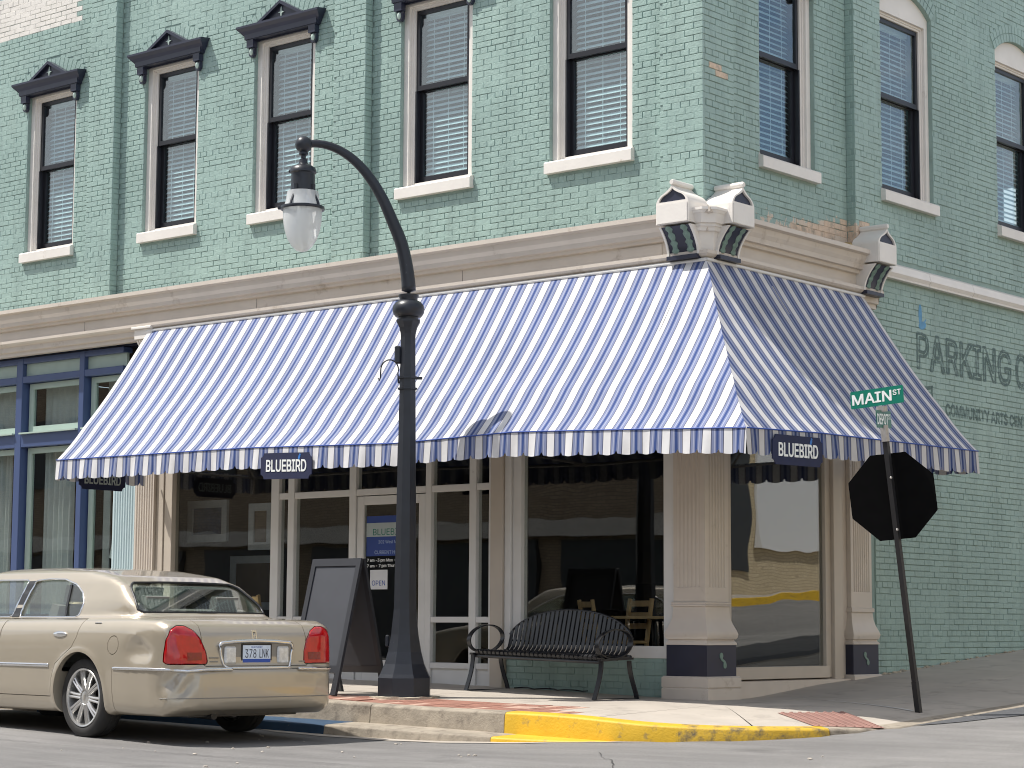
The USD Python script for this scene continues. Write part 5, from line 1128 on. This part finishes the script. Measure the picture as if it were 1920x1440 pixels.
gs = poly_sdf(gh_side, *XZ)[:, None, :]; gp = poly_sdf(gh_plan, *XY)[:, :, None]; gc = poly_sdf(gh_cross, *YZ)[None]
gh_ = smax(smax(gs, gp, .08), gc, .06)
sdf = smin(body, gh_, .05)
Xg, Yg, Zg = gx[:, None, None], gy[None, :, None], gz[None, None, :]
# dent in the left rear quarter and the crushed bumper corner
r2 = ((Xg+.88 + .35*(Zg-.78))/.17)**2 + ((Zg-.775)/.105)**2; fold = 1/(1 + np.exp((Zg - .845 - .10*np.sin((Xg+.88)*9))/.012))
sdf = sdf + np.where(Yg > .5, .040*np.exp(-r2**1.5)*(.25 + .75*fold) + .012*np.exp(-(((Xg+.98)/.05)**2 + ((Zg-.72)/.06)**2)) - .010*np.exp(-(((Xg+.80)/.08)**2 + ((Zg-.885)/.025)**2)), 0)
r3 = ((Xg+1.22)/.10)**2 + ((Yg-.80)/.16)**2 + ((Zg-.50)/.13)**2; sdf = sdf + .038*np.exp(-r3**1.3)*(1 + .5*np.sin(Yg*38 + Zg*26))
r4 = ((Xg+1.28)/.09)**2 + ((Yg-.62)/.05)**2 + ((Zg-.44)/.12)**2; sdf = sdf - .014*np.exp(-r4)
# flared wheel arch lips
for wx_ in (0.0, 2.99):
    rr = np.hypot(Xg - wx_, Zg - .345); sdf = sdf - .010*np.exp(-((rr-.40)/.035)**2)*(np.abs(Yg) > .7)
def surface_net(F, iso=0.0):
    G = F - iso; n = np.array(G.shape); s = G < 0
    c = [s[i:n[0]-1+i, j:n[1]-1+j, k:n[2]-1+k] for i in (0, 1) for j in (0, 1) for k in (0, 1)]
    cnt = sum(q.astype(int) for q in c); act = (cnt > 0) & (cnt < 8)
    idx = -np.ones(act.shape, int); ii = np.argwhere(act); idx[act] = np.arange(len(ii))
    acc = np.zeros((len(ii), 3)); num = np.zeros(len(ii))
    cor = [np.array((i, j, k)) for i in (0, 1) for j in (0, 1) for k in (0, 1)]
    for a in range(8):
        for b in range(a+1, 8):
            if np.abs(cor[a]-cor[b]).sum() != 1: continue
            pa, pb = ii + cor[a], ii + cor[b]; ga, gb = G[tuple(pa.T)], G[tuple(pb.T)]
            m = (ga < 0) != (gb < 0); t = np.where(m, ga/np.where(m, ga-gb, 1), 0)
            acc += m[:, None]*(pa + t[:, None]*(pb-pa)); num += m
    V = acc/num[:, None]*DX + [gx[0], gy[0], gz[0]]
    Q = []
    for ax in range(3):
        u, v = (ax+1) % 3, (ax+2) % 3
        lo = [slice(None)]*3; hi = [slice(None)]*3; lo[ax] = slice(0, -1); hi[ax] = slice(1, None)
        ch = s[tuple(lo)] != s[tuple(hi)]; e = np.argwhere(ch); e = e[(e[:, u] > 0) & (e[:, v] > 0) & (e[:, u] < n[u]-1) & (e[:, v] < n[v]-1)]
        du, dv_ = np.eye(3, dtype=int)[u], np.eye(3, dtype=int)[v]
        q = np.stack([idx[tuple((e - du - dv_).T)], idx[tuple((e - dv_).T)], idx[tuple(e.T)], idx[tuple((e - du).T)]], 1)
        fl = s[tuple(e.T)]; q[~fl] = q[~fl][:, ::-1]; Q.append(q)
    Q = np.vstack(Q); return V, np.vstack([Q[:, [0, 1, 2]], Q[:, [0, 2, 3]]])
def to_man(V, F):
    m = m3.Manifold(m3.Mesh(np.asarray(V, np.float32), np.asarray(F, np.uint32)))
    if m.status() != m3.Error.NoError: raise RuntimeError(str(m.status()))
    return m
def prism_m(poly, a, b, axis):
    """Prism of a (u, w) polygon along axis: 'y' -> (x, z); 'x' -> (y, z); 'z' -> (x, y)."""
    mb = MB().prism(poly, a, b, {'y': lambda u, w, d: (u, d, w), 'x': lambda u, w, d: (d, u, w), 'z': lambda u, w, d: (u, w, d)}[axis])
    v, f = mb.get(); t = trimesh.Trimesh(v, f); t.merge_vertices(); return to_man(t.vertices, t.faces)
solidm = to_man(*surface_net(sdf))
cabin = smax(smax(sdf + .045, .56 - Zg + 0*sdf, .02), smax(-.52 - Xg, Xg - 2.75, .02) + 0*sdf, .02)
shell = solidm - to_man(*surface_net(cabin))
for wx_ in (0.0, 2.99):
    cyl = prism_m(Point(wx_, .355).buffer(.382, 24), .60, 1.3, 'y'); shell = shell - cyl - cyl.mirror((0, 1, 0))
glass = to_man(*surface_net(sdf, -.012)) - to_man(*surface_net(sdf, -.018))
rnd = lambda P, r=.03: Polygon(P).buffer(-r).buffer(r, 6)
win_r = rnd([(.30,1.045),(1.245,1.045),(1.215,1.365),(1.0,1.378),(.74,1.372),(.52,1.325),(.36,1.245),(.285,1.16)], .025)
win_f = rnd([(1.375,1.045),(2.52,1.045),(2.30,1.20),(2.02,1.335),(1.85,1.375),(1.34,1.372)], .025)
back = rnd([(-.69,1.08),(.69,1.08),(.665,1.16),(.595,1.305),(.53,1.342),(.2,1.35),(-.2,1.35),(-.53,1.342),(-.595,1.305),(-.665,1.16)], .03)
front = rnd([(-.66,1.075),(.66,1.075),(.56,1.39),(.3,1.425),(-.3,1.425),(-.56,1.39)], .03)
cq = np.load if False else None
CX, CY, CZ, CTH, CS = -2.82975, -4.18171, -0.27873, 0.0893176, 0.97894
CZ = float(h_road(np.array([CX]), np.array([CY]))[0])
car = thing('car', 'champagne gold sedan with a dented rear quarter and bumper parked at the kerb', 'car', (CX, CY, CZ + .003), PI - CTH)
UsdGeom.Xformable(car).AddScaleOp().Set(Gf.Vec3f(CS, CS, CS))
WN = []
for poly, ax, a, b, both, nm in ((win_r, 'y', .45, 1.2, True, 'side window'), (win_f, 'y', .45, 1.2, True, ''), (back, 'x', -.9, .34, False, ''), (front, 'x', 1.7, 3.1, False, '')):
    pr_ = prism_m(poly, a, b, ax); gl_ = glass ^ pr_
    for mir in ((False, True) if both else (False,)):
        P_ = pr_.mirror((0, 1, 0)) if mir else pr_
        shell = shell - P_; WN.append((gl_.mirror((0, 1, 0)) if mir else gl_, 'side_window' if both else ('rear_window' if ax == 'x' and a < 0 else 'windscreen')))
def part_of(poly, a, b, ax, mirror=False):
    """Cuts a panel out of the shell with an open joint round it."""
    global shell
    i, o_ = prism_m(poly.buffer(-.003), a, b, ax), prism_m(poly.buffer(.0032), a - .0 if a > 0 else a, b, ax)
    if mirror: i, o_ = i.mirror((0, 1, 0)), o_.mirror((0, 1, 0))
    p = shell ^ i; shell = shell - o_; return p
tl = rnd([(.515,.645),(.53,.75),(.575,.86),(.635,.93),(.71,.968),(.79,.968),(.85,.935),(.885,.85),(.892,.74),(.892,.645)], .03)
tsd = rnd([(-1.6,.60),(-1.0,.60),(-1.0,.96),(-1.6,1.0)], .02)
def tail(mir):
    global shell
    q = []
    for k in (-.003, .0032):
        m_ = prism_m(tl.buffer(k), -1.6, -.9, 'x') ^ prism_m(tsd.buffer(k), .3, 1.3, 'y'); q.append(m_.mirror((0, 1, 0)) if mir else m_)
    t_ = shell ^ q[0]; shell = shell - q[1]; return t_
tails = [tail(False), tail(True)]
lid = part_of(sbox(-.565, .63, .565, 1.2).buffer(-.03).buffer(.03), -1.6, -.69, 'x')
bump_p = sbox(-1.6, .1, -.505, .602).union(sbox(-1.6, .1, -1.2, .602))
bumper = part_of(bump_p, -1.4, 1.4, 'y')
door_r = Polygon([(.44,.345),(.415,.50),(.36,.63),(.25,.70),(.12,.775),(.06,.87),(.03,1.022),(1.29,1.022),(1.31,.345)]); door_f = Polygon([(1.318,.345),(1.298,1.022),(2.50,1.022),(2.52,.7),(2.47,.345)])
doors = [part_of(d_, .70, 1.2, 'y', mi) for mi in (False, True) for d_ in (door_r, door_f)]
fuel_d = part_of(Point(-.50, .80).buffer(.078, 20), .85, 1.2, 'y')
def man_obj(nm, man, m, parent, smooth=32, **k):
    q = man.to_mesh(); v, f = q.vert_properties[:, :3], q.tri_verts
    t = trimesh.Trimesh(v, f, process=False); t.merge_vertices(); return obj(nm, (np.array(t.vertices), np.array(t.faces)), m, parent, smooth=smooth, **k)
man_obj('body', shell, 'car_paint', car)
bm = man_obj('bumper', bumper, 'car_paint', car, label='dented rear bumper')
man_obj('boot_lid', lid, 'car_paint', car)
DO = [man_obj('door', d_, 'car_paint', car) for d_ in doors]
man_obj('fuel_door', fuel_d, 'car_paint', car)
TL = [man_obj('tail_light', t_, 'tail_red', car) for t_ in tails]
for g_, nm in WN: man_obj(nm, g_, 'car_glass', car)
def surf_y(x, z, sgn=1):
    """Outer half width of the body at (x, z)."""
    from scipy.ndimage import map_coordinates
    ys_ = np.linspace(1.06, .3, 120); out = []
    for a, b in zip(np.ravel(x), np.ravel(z)):
        v = map_coordinates(sdf, [np.full(120, (a-gx[0])/DX), (sgn*ys_-gy[0])/DX, np.full(120, (b-gz[0])/DX)], order=1)
        k = np.argmax(v < 0); out.append(ys_[k] if v[k] < 0 else .3)
    return np.array(out)
def surf_x(y, z):
    from scipy.ndimage import map_coordinates
    xs_ = np.linspace(-1.45, -.9, 200); out = []
    for a, b in zip(np.ravel(y), np.ravel(z)):
        v = map_coordinates(sdf, [(xs_-gx[0])/DX, np.full(200, (a-gy[0])/DX), np.full(200, (b-gz[0])/DX)], order=1); k = np.argmax(v < 0); out.append(xs_[k])
    return np.array(out)
# chrome rub strips
def strip_side(x0, x1, z, nm, parent, sgn=1, h=.018):
    x = np.linspace(x0, x1, 30); y = surf_y(x, np.full(30, z), sgn); return obj(nm, MB().tube(np.stack([x, sgn*(y+.002), np.full(30, z)], 1), h, 8, flat=(.6, 1)), 'chrome', parent, smooth=True)
strip_side(.46, 1.28, .615, 'rub_strip', DO[0]); strip_side(1.33, 2.42, .615, 'rub_strip', DO[1]); strip_side(.46, 1.28, .615, 'rub_strip', DO[2], -1)
yy = np.r_[np.linspace(.93, .80, 8), np.linspace(.78, .34, 24)]; 
x1_ = np.linspace(-.52, -1.0, 22); y1_ = surf_y(x1_, np.full(22, .60)); pts = np.stack([x1_, y1_ + .003, np.full(22, .605)], 1)
ya = np.linspace(y1_[-1]-.02, .30, 40); xa_ = surf_x(ya, np.full(40, .575)); wav = .012*np.exp(-((ya-.72)/.10)**2)
pts2 = np.stack([xa_ - .004, ya, .603 - wav], 1); obj('bumper_strip', MB().tube(np.vstack([pts, pts2]), .014, 8), 'chrome', bm, smooth=True)
ya = np.linspace(-.42, -.86, 30); xa_ = surf_x(ya, np.full(30, .575)); obj('bumper_strip', MB().tube(np.stack([xa_ - .004, ya, np.full(30, .603)], 1), .013, 8), 'chrome', bm, smooth=True)
gv = []
for ya in (np.linspace(.90, -.90, 80),): gv = np.stack([surf_x(ya, np.full(80, .365)) - .0005, ya, np.full(80, .365) - .02*np.exp(-((np.abs(ya)-.9)/.2)**2)*0], 1)
obj('bumper_groove', MB().tube(gv, .0045, 6), 'tail_dark' if False else 'plate_panel', bm)
# dark lower reverse lens in the tail lights
for s, T_ in ((1, TL[0]), (-1, TL[1])):
    ya, za = np.linspace(.575, .72, 8), np.linspace(.68, .745, 5); Y2, Z2 = np.meshgrid(s*ya, za, indexing='ij'); X2 = surf_x(Y2, Z2).reshape(Y2.shape) - .003
    g_ = MB().grid(np.stack([X2, Y2, Z2], -1) if s < 0 else np.stack([X2, Y2, Z2], -1)[::-1]); obj('dark_lens', g_, 'tail_dark', T_)
# number plate recess with chrome surround
CPL = np.array([(-.335, .612), (-.365, .65), (-.395, .80), (-.37, .825), (-.2, .838), (0, .843), (.2, .838), (.37, .825), (.395, .80), (.365, .65), (.335, .612)])
rx = -1.292
pn = MB().prism(Polygon(CPL), rx+.03, rx+.055, lambda u, w, d: (d - .0, u, w)); LP = obj('plate_panel', pn, 'plate_panel', car)
loop = np.array(spline_poly([tuple(c) for c in CPL] + [tuple(CPL[0])], 70)); xs_l = surf_x(loop[:, 0], loop[:, 1]); wd = np.where(loop[:, 1] > .80, .017, .012)
obj('chrome_surround', MB().tube(np.stack([np.minimum(xs_l - .006, rx + .028), loop[:, 0], loop[:, 1]], 1), wd, 8), 'chrome', LP, smooth=True)
for s in (-1, 1): obj('reverse_lamp', MB().box(rx+.008, rx+.04, s*.285-.062, s*.285+.062, .648, .795, .013), 'lens_clear', LP, smooth=30)
pf2 = lambda u, w, d: (rx + .026 - d, -u, w)                          # u to the right as seen from behind
obj('plate_rim', MB().prism(sbox(-.165, .64, .165, .82).buffer(-.01).buffer(.01), -.006, .001, pf2), 'car_black', LP)
PLT = obj('number_plate', MB().prism(sbox(-.150, .655, .150, .805), .0012, .003, pf2), 'plate_white', LP)
obj('plate_band', MB().prism(sbox(-.149, .656, .149, .688), .0032, .0036, pf2), 'text_blue', PLT)
for tx, a, b in (('378', -.125, -.005), ('LNK', .03, .13)): obj('lettering', MB().prism(fit_text(tx, a, b, .698, .772, False), .0032, .0042, pf2), 'navy_trim', PLT)
obj('lettering', MB().prism(fit_text('KENTUCKY', -.06, .06, .781, .797, False), .0032, .0040, pf2), 'text_blue', PLT)
# emblem: upright rounded frame with a four-pointed star
ex = float(surf_x(np.array([0.]), np.array([.885]))[0])
ef = lambda u, w, d: (ex + .010 - d + (w-.885)*.22, -u, w)
em = MB().prism(sbox(-.022, .842, .022, .928).buffer(.004).difference(sbox(-.014, .852, .014, .918)), .0, .016, ef).prism(Polygon([(0, .918), (.003, .889), (.014, .885), (.003, .881), (0, .852), (-.003, .881), (-.014, .885), (-.003, .889)]), .0, .014, ef)
obj('emblem', em, 'chrome', car)
# small badges: illegible dealer script, model script on the left pillar
by_ = np.linspace(.30, .47, 2)
for yb_, zb_, w_ in ((.455, .70, .10), (.455, .668, .09), (-.50, .665, .07)):
    xb = float(surf_x(np.array([yb_]), np.array([zb_]))[0]); obj('badge', MB().obox((xb - .003, yb_, zb_), (.006, w_, .011), 0, .002), 'plate_panel', car)
ysb = float(surf_y(np.array([-.20]), np.array([.98]))[0]); obj('badge', MB().obox((-.21, ysb + .002, .985), (.10, .006, .012), 0, .002), 'chrome', car)
# door handles
for dI, x, s in ((0, .24, 1), (1, 1.48, 1), (2, .24, -1)):
    y = float(surf_y(np.array([x+.08]), np.array([.888]), s)[0]); H_ = MB().sphere((x+.08, s*(y+.006), .888), 1.0, 3, (.105, .020, .026)); hd_ = obj('handle', H_, 'chrome', DO[dI], smooth=True)
# window surrounds: chrome beads along the side glass, black pillars
def bead(poly, sgn, m='chrome', r=.009, nm='window_bead'):
    P_ = np.array(spline_poly(list(poly.exterior.coords), 90)); y = surf_y(P_[:, 0], P_[:, 1], sgn); return obj(nm, MB().tube(np.stack([P_[:, 0], sgn*(y+.001), P_[:, 1]], 1), r, 6), m, car, smooth=True)
for s in (1, -1): bead(win_r.buffer(.006), s); bead(win_f.buffer(.006), s)
for s in (1, -1):
    pz = np.linspace(1.04, 1.37, 12); px_ = np.interp(pz, [1.04, 1.37], [1.31, 1.275]); y = surf_y(px_, pz, s)
    obj('door_pillar', MB().strip(np.stack([px_, s*(y+.003), pz], 1), (1, 0, 0), .115, (0, s, 0), .006), 'car_black', car)
    pz = np.linspace(1.045, 1.33, 12); px_ = np.interp(pz, [1.045, 1.33], [.50, .62]); y = surf_y(px_, pz, s)
    obj('window_divider', MB().strip(np.stack([px_, s*(y-.004), pz], 1), (1, 0, 0), .028, (0, s, 0), .01), 'car_black', car)
# black band round the rear glass
P_ = np.array(spline_poly(list(back.exterior.coords), 80)); xb = []
from scipy.ndimage import map_coordinates
for a, b in P_:
    t_ = np.linspace(-.85, .6, 300); v = map_coordinates(sdf, [(t_-gx[0])/DX, np.full(300, (a-gy[0])/DX), np.full(300, (b-gz[0])/DX)], order=1); xb.append(t_[np.argmax(v < 0)])
obj('glass_seal', MB().tube(np.stack([np.array(xb) + .002, P_[:, 0], P_[:, 1]], 1), .012, 6), 'car_black', car, smooth=True)
# seats
st = MB().box(-.30, .30, -.62, .62, .60, .80, .05).mesh(trimesh.convex.convex_hull(np.array([(x, y, z) for y in (-.60, .60) for x, z in ((-.10, .78), (.10, .78), (-.34, 1.10), (-.22, 1.12))])))
for y in (-.38, .38): st.mesh(trimesh.convex.convex_hull(np.array([(x, y + d_, z) for d_ in (-.12, .12) for x, z in ((-.33, 1.10), (-.22, 1.10), (-.35, 1.22), (-.26, 1.23))])))
obj('rear_seat', st, 'car_seat', car)
for y in (-.38, .38):
    st = MB().box(1.05, 1.60, y-.26, y+.26, .58, .76, .05).mesh(trimesh.convex.convex_hull(np.array([(x, y + d_, z) for d_ in (-.24, .24) for x, z in ((1.0, .75), (1.18, .75), (.84, 1.14), (.96, 1.16))]))).mesh(trimesh.convex.convex_hull(np.array([(x, y + d_, z) for d_ in (-.13, .13) for x, z in ((.85, 1.18), (.95, 1.18), (.81, 1.32), (.90, 1.33))])))
    obj('front_seat', st, 'car_seat', car)
obj('parcel_shelf', MB().box(-.53, -.28, -.60, .60, 1.02, 1.04), 'car_seat', car)
# wheels
def wheel(x, y):
    s = 1 if y > 0 else -1; w = .112
    Mx = np.array([[1, 0, 0], [0, 0, s], [0, 1, 0]], float)                  # axle along y, outside at +z of the profile
    RS = 1.12; Mr = np.array([[RS, 0, 0], [0, 0, s], [0, RS, 0]], float)
    tp_ = [(.252, -w+.01), (.30, -w), (.328, -w+.012), (.342, -w+.03), (.345, -.05), (.341, -.048), (.341, -.04), (.345, -.038), (.345, .0), (.341, .002), (.341, .01), (.345, .012), (.345, .05), (.342, w-.03), (.328, w-.012), (.30, w), (.272, w-.004), (.256, w-.015), (.249, w-.03), (.249, -w+.03), (.252, -w+.01)]
    c = (x, y, .343)
    T_ = obj('wheel', MB().lathe(tp_, c, 48, 0, Mx), 'tyre_rubber', car, smooth=35)
    rim_ = MB().lathe([(.221, -.08), (.221, w-.032), (.228, w-.012), (.224, w-.006), (.212, w-.010), (.205, w-.03), (.200, -.04), (.185, -.05), (.19, -.08)], c, 48, 0, Mr)
    rim_.lathe([(0, .086), (.030, .086), (.036, .082), (.075, .076), (.085, .060), (.085, .03), (0, .03)], c, 30, 0, Mr)
    for k in range(10):
        a = 2*PI*k/10 + .1
        for da in (-.085, .085):
            ca, sa = math.cos(a), math.sin(a); cb, sb = math.cos(a + da), math.sin(a + da)
            p0 = np.array([.06*math.cos(a+da*2.2), .068, .06*math.sin(a+da*2.2)]); p1 = np.array([.135*cb, .078, .135*sb]); p2 = np.array([.214*math.cos(a+da*.9), .072, .214*math.sin(a+da*.9)])
            P3 = np.array([p0, p1, p2])*np.array([RS, 1, RS]); P3[:, 1] *= s; rim_.tube(P3 + np.array(c), [.020, .017, .0175], 8, flat=(1.05, .8))
    rm = obj('rim', rim_, 'wheel_alloy', T_, smooth=35)
    obj('rim_back', MB().lathe([(0, -.02), (.2, -.02), (.2, -.03), (0, -.03)], c, 30, 0, Mx), 'car_black', T_)
    obj('hub_badge', MB().obox((x, y + s*.0875, .343), (.022, .004, .05), 0, .001), 'plate_panel', rm)
for x in (0.0, 2.99):
    for y in (.80, -.80): wheel(x, y)
ub = MB().box(-1.1, 3.9, -.58, .58, .20, .24); ub.tube([(0, -.75, .32), (0, .75, .32)], .05, 8); ub.tube([(-1.15, .35, .21), (-.6, .35, .23)], .035, 8)
obj('underbody', ub, 'car_black', car)
# ---------------------------------------------------------------- across the streets: seen in the window glass
solid('tan_brick', (0.50, 0.40, 0.26), 0.85, var=0.15, scale=1.5)
mat('far_brick', {'g': ('geometry', {}), 's': ('separate_xyz', {}), 'a': ('math', {'math_type': 'add'}), 'c': ('combine_xyz', {}), 'b': ('brick_texture', {'color1': (0.30, 0.215, 0.14), 'color2': (0.40, 0.30, 0.20), 'mortar': (0.20, 0.15, 0.10), 'scale': 1.0, 'brick_width': 0.22, 'row_height': 0.07, 'mortar_size': 0.008}), 'p': ('principled_bsdf', {'roughness': 0.85})},
    [('g.position', 's.vector'), ('s.x', 'a.value1'), ('s.y', 'a.value2'), ('a.value', 'c.x'), ('s.z', 'c.y'), ('c.vector', 'b.vector'), ('b.color', 'p.base_color')], 'p.BSDF')
mat('far_tan_brick', {'g': ('geometry', {}), 's': ('separate_xyz', {}), 'a': ('math', {'math_type': 'add'}), 'c': ('combine_xyz', {}), 'b': ('brick_texture', {'color1': (0.52, 0.43, 0.28), 'color2': (0.60, 0.50, 0.34), 'mortar': (0.40, 0.33, 0.22), 'scale': 1.0, 'brick_width': 0.22, 'row_height': 0.07, 'mortar_size': 0.008}), 'p': ('principled_bsdf', {'roughness': 0.85})},
    [('g.position', 's.vector'), ('s.x', 'a.value1'), ('s.y', 'a.value2'), ('a.value', 'c.x'), ('s.z', 'c.y'), ('c.vector', 'b.vector'), ('b.color', 'p.base_color')], 'p.BSDF')
solid('shop_dark', (0.03, 0.032, 0.035), 0.25, var=0.3)
def far_building(label, x0, x1, y0, y1, z0, z1, m, face, zshop):
    t = thing('brick_building', label, 'building', ((x0+x1)/2, (y0+y1)/2, z0)); o = np.array([(x0+x1)/2, (y0+y1)/2, z0])
    def ob(nm, b, mm, par): v, f = b.get(); return obj(nm, (v - o, f), mm, par)
    ob('wall', MB().box(x0, x1, y0, y1, z0, z1), m, t); ob('coping', MB().box(x0-.1, x1+.1, y0-.1, y1+.1, z1, z1+.2), 'cream_sill', t)
    if face == 'n':
        xx = x0 + 1
        while xx + 4 < x1:
            ob('shop_window', MB().box(xx, xx+3.4, y1+.02, y1+.12, z0+.5, zshop), 'shop_dark', t)
            for k in (0, 1.9):
                ob('window', MB().box(xx+.3+k, xx+1.3+k, y1+.02, y1+.10, zshop+2.0, zshop+4.0), 'shop_dark', t)
            xx += 4.2
        ob('cornice', MB().box(x0, x1, y1, y1+.3, zshop+.1, zshop+.5), 'cream_trim', t)
    else:
        for k in range(2):
            yy = y0 + 6.5 + k*9
            ob('window', MB().box(x0-.1, x0-.02, yy, yy+1.3, z0+1.6, z0+3.6), 'shop_dark', t); ob('sill', MB().box(x0-.16, x0-.02, yy-.1, yy+1.4, z0+1.45, z0+1.6), 'cream_sill', t)
        ob('boarded_window', MB().box(x0-.12, x0-.02, 22.6, 25.4, z0+3.4, z0+6.0), 'paper', t); ob('window', MB().box(x0-.08, x0-.02, 20.2, 22.3, z0+2.9, z0+6.2), 'shop_dark', t)
        ob('door', MB().box(x0-.1, x0-.02, y0+2.5, y0+3.6, z0+.3, z0+2.4), 'shop_dark', t)
    return t
far_building('brown brick shop row across the main street, seen in the window glass', -46, 3.5, -33, -22.5, -.6, 9.0, 'far_brick', 'n', 2.7)
far_building('tan brick building across the side street, seen in the side window glass', 14.2, 26, -7.0, 60, -1.0, 8.0, 'far_tan_brick', 'w', 2.7)
fk = obj('far_sidewalk', MB().grid(np.stack([*(q := np.meshgrid(np.linspace(11.6, 14.3, 8), np.linspace(-7.5, 58, 90), indexing='ij')), h_road(q[0], np.clip(q[1], -30, 22)) + .15], -1)), 'concrete', kind='structure')
y = np.linspace(-7.5, 58, 60); zr = h_road(np.full(60, 11.6), np.clip(y, -30, 22))
obj('kerb_stone', MB().grid(np.stack([np.stack([np.full(60, 11.75), y, zr + .154], 1), np.stack([np.full(60, 11.6), y, zr+.15], 1), np.stack([np.full(60, 11.57), y, zr - .1], 1)], 1)), 'kerb_yellow', fk)
obj('far_pavement', MB().box(-46, 3.5, -22.5, -20.3, -.8, -.08), 'concrete', kind='structure')
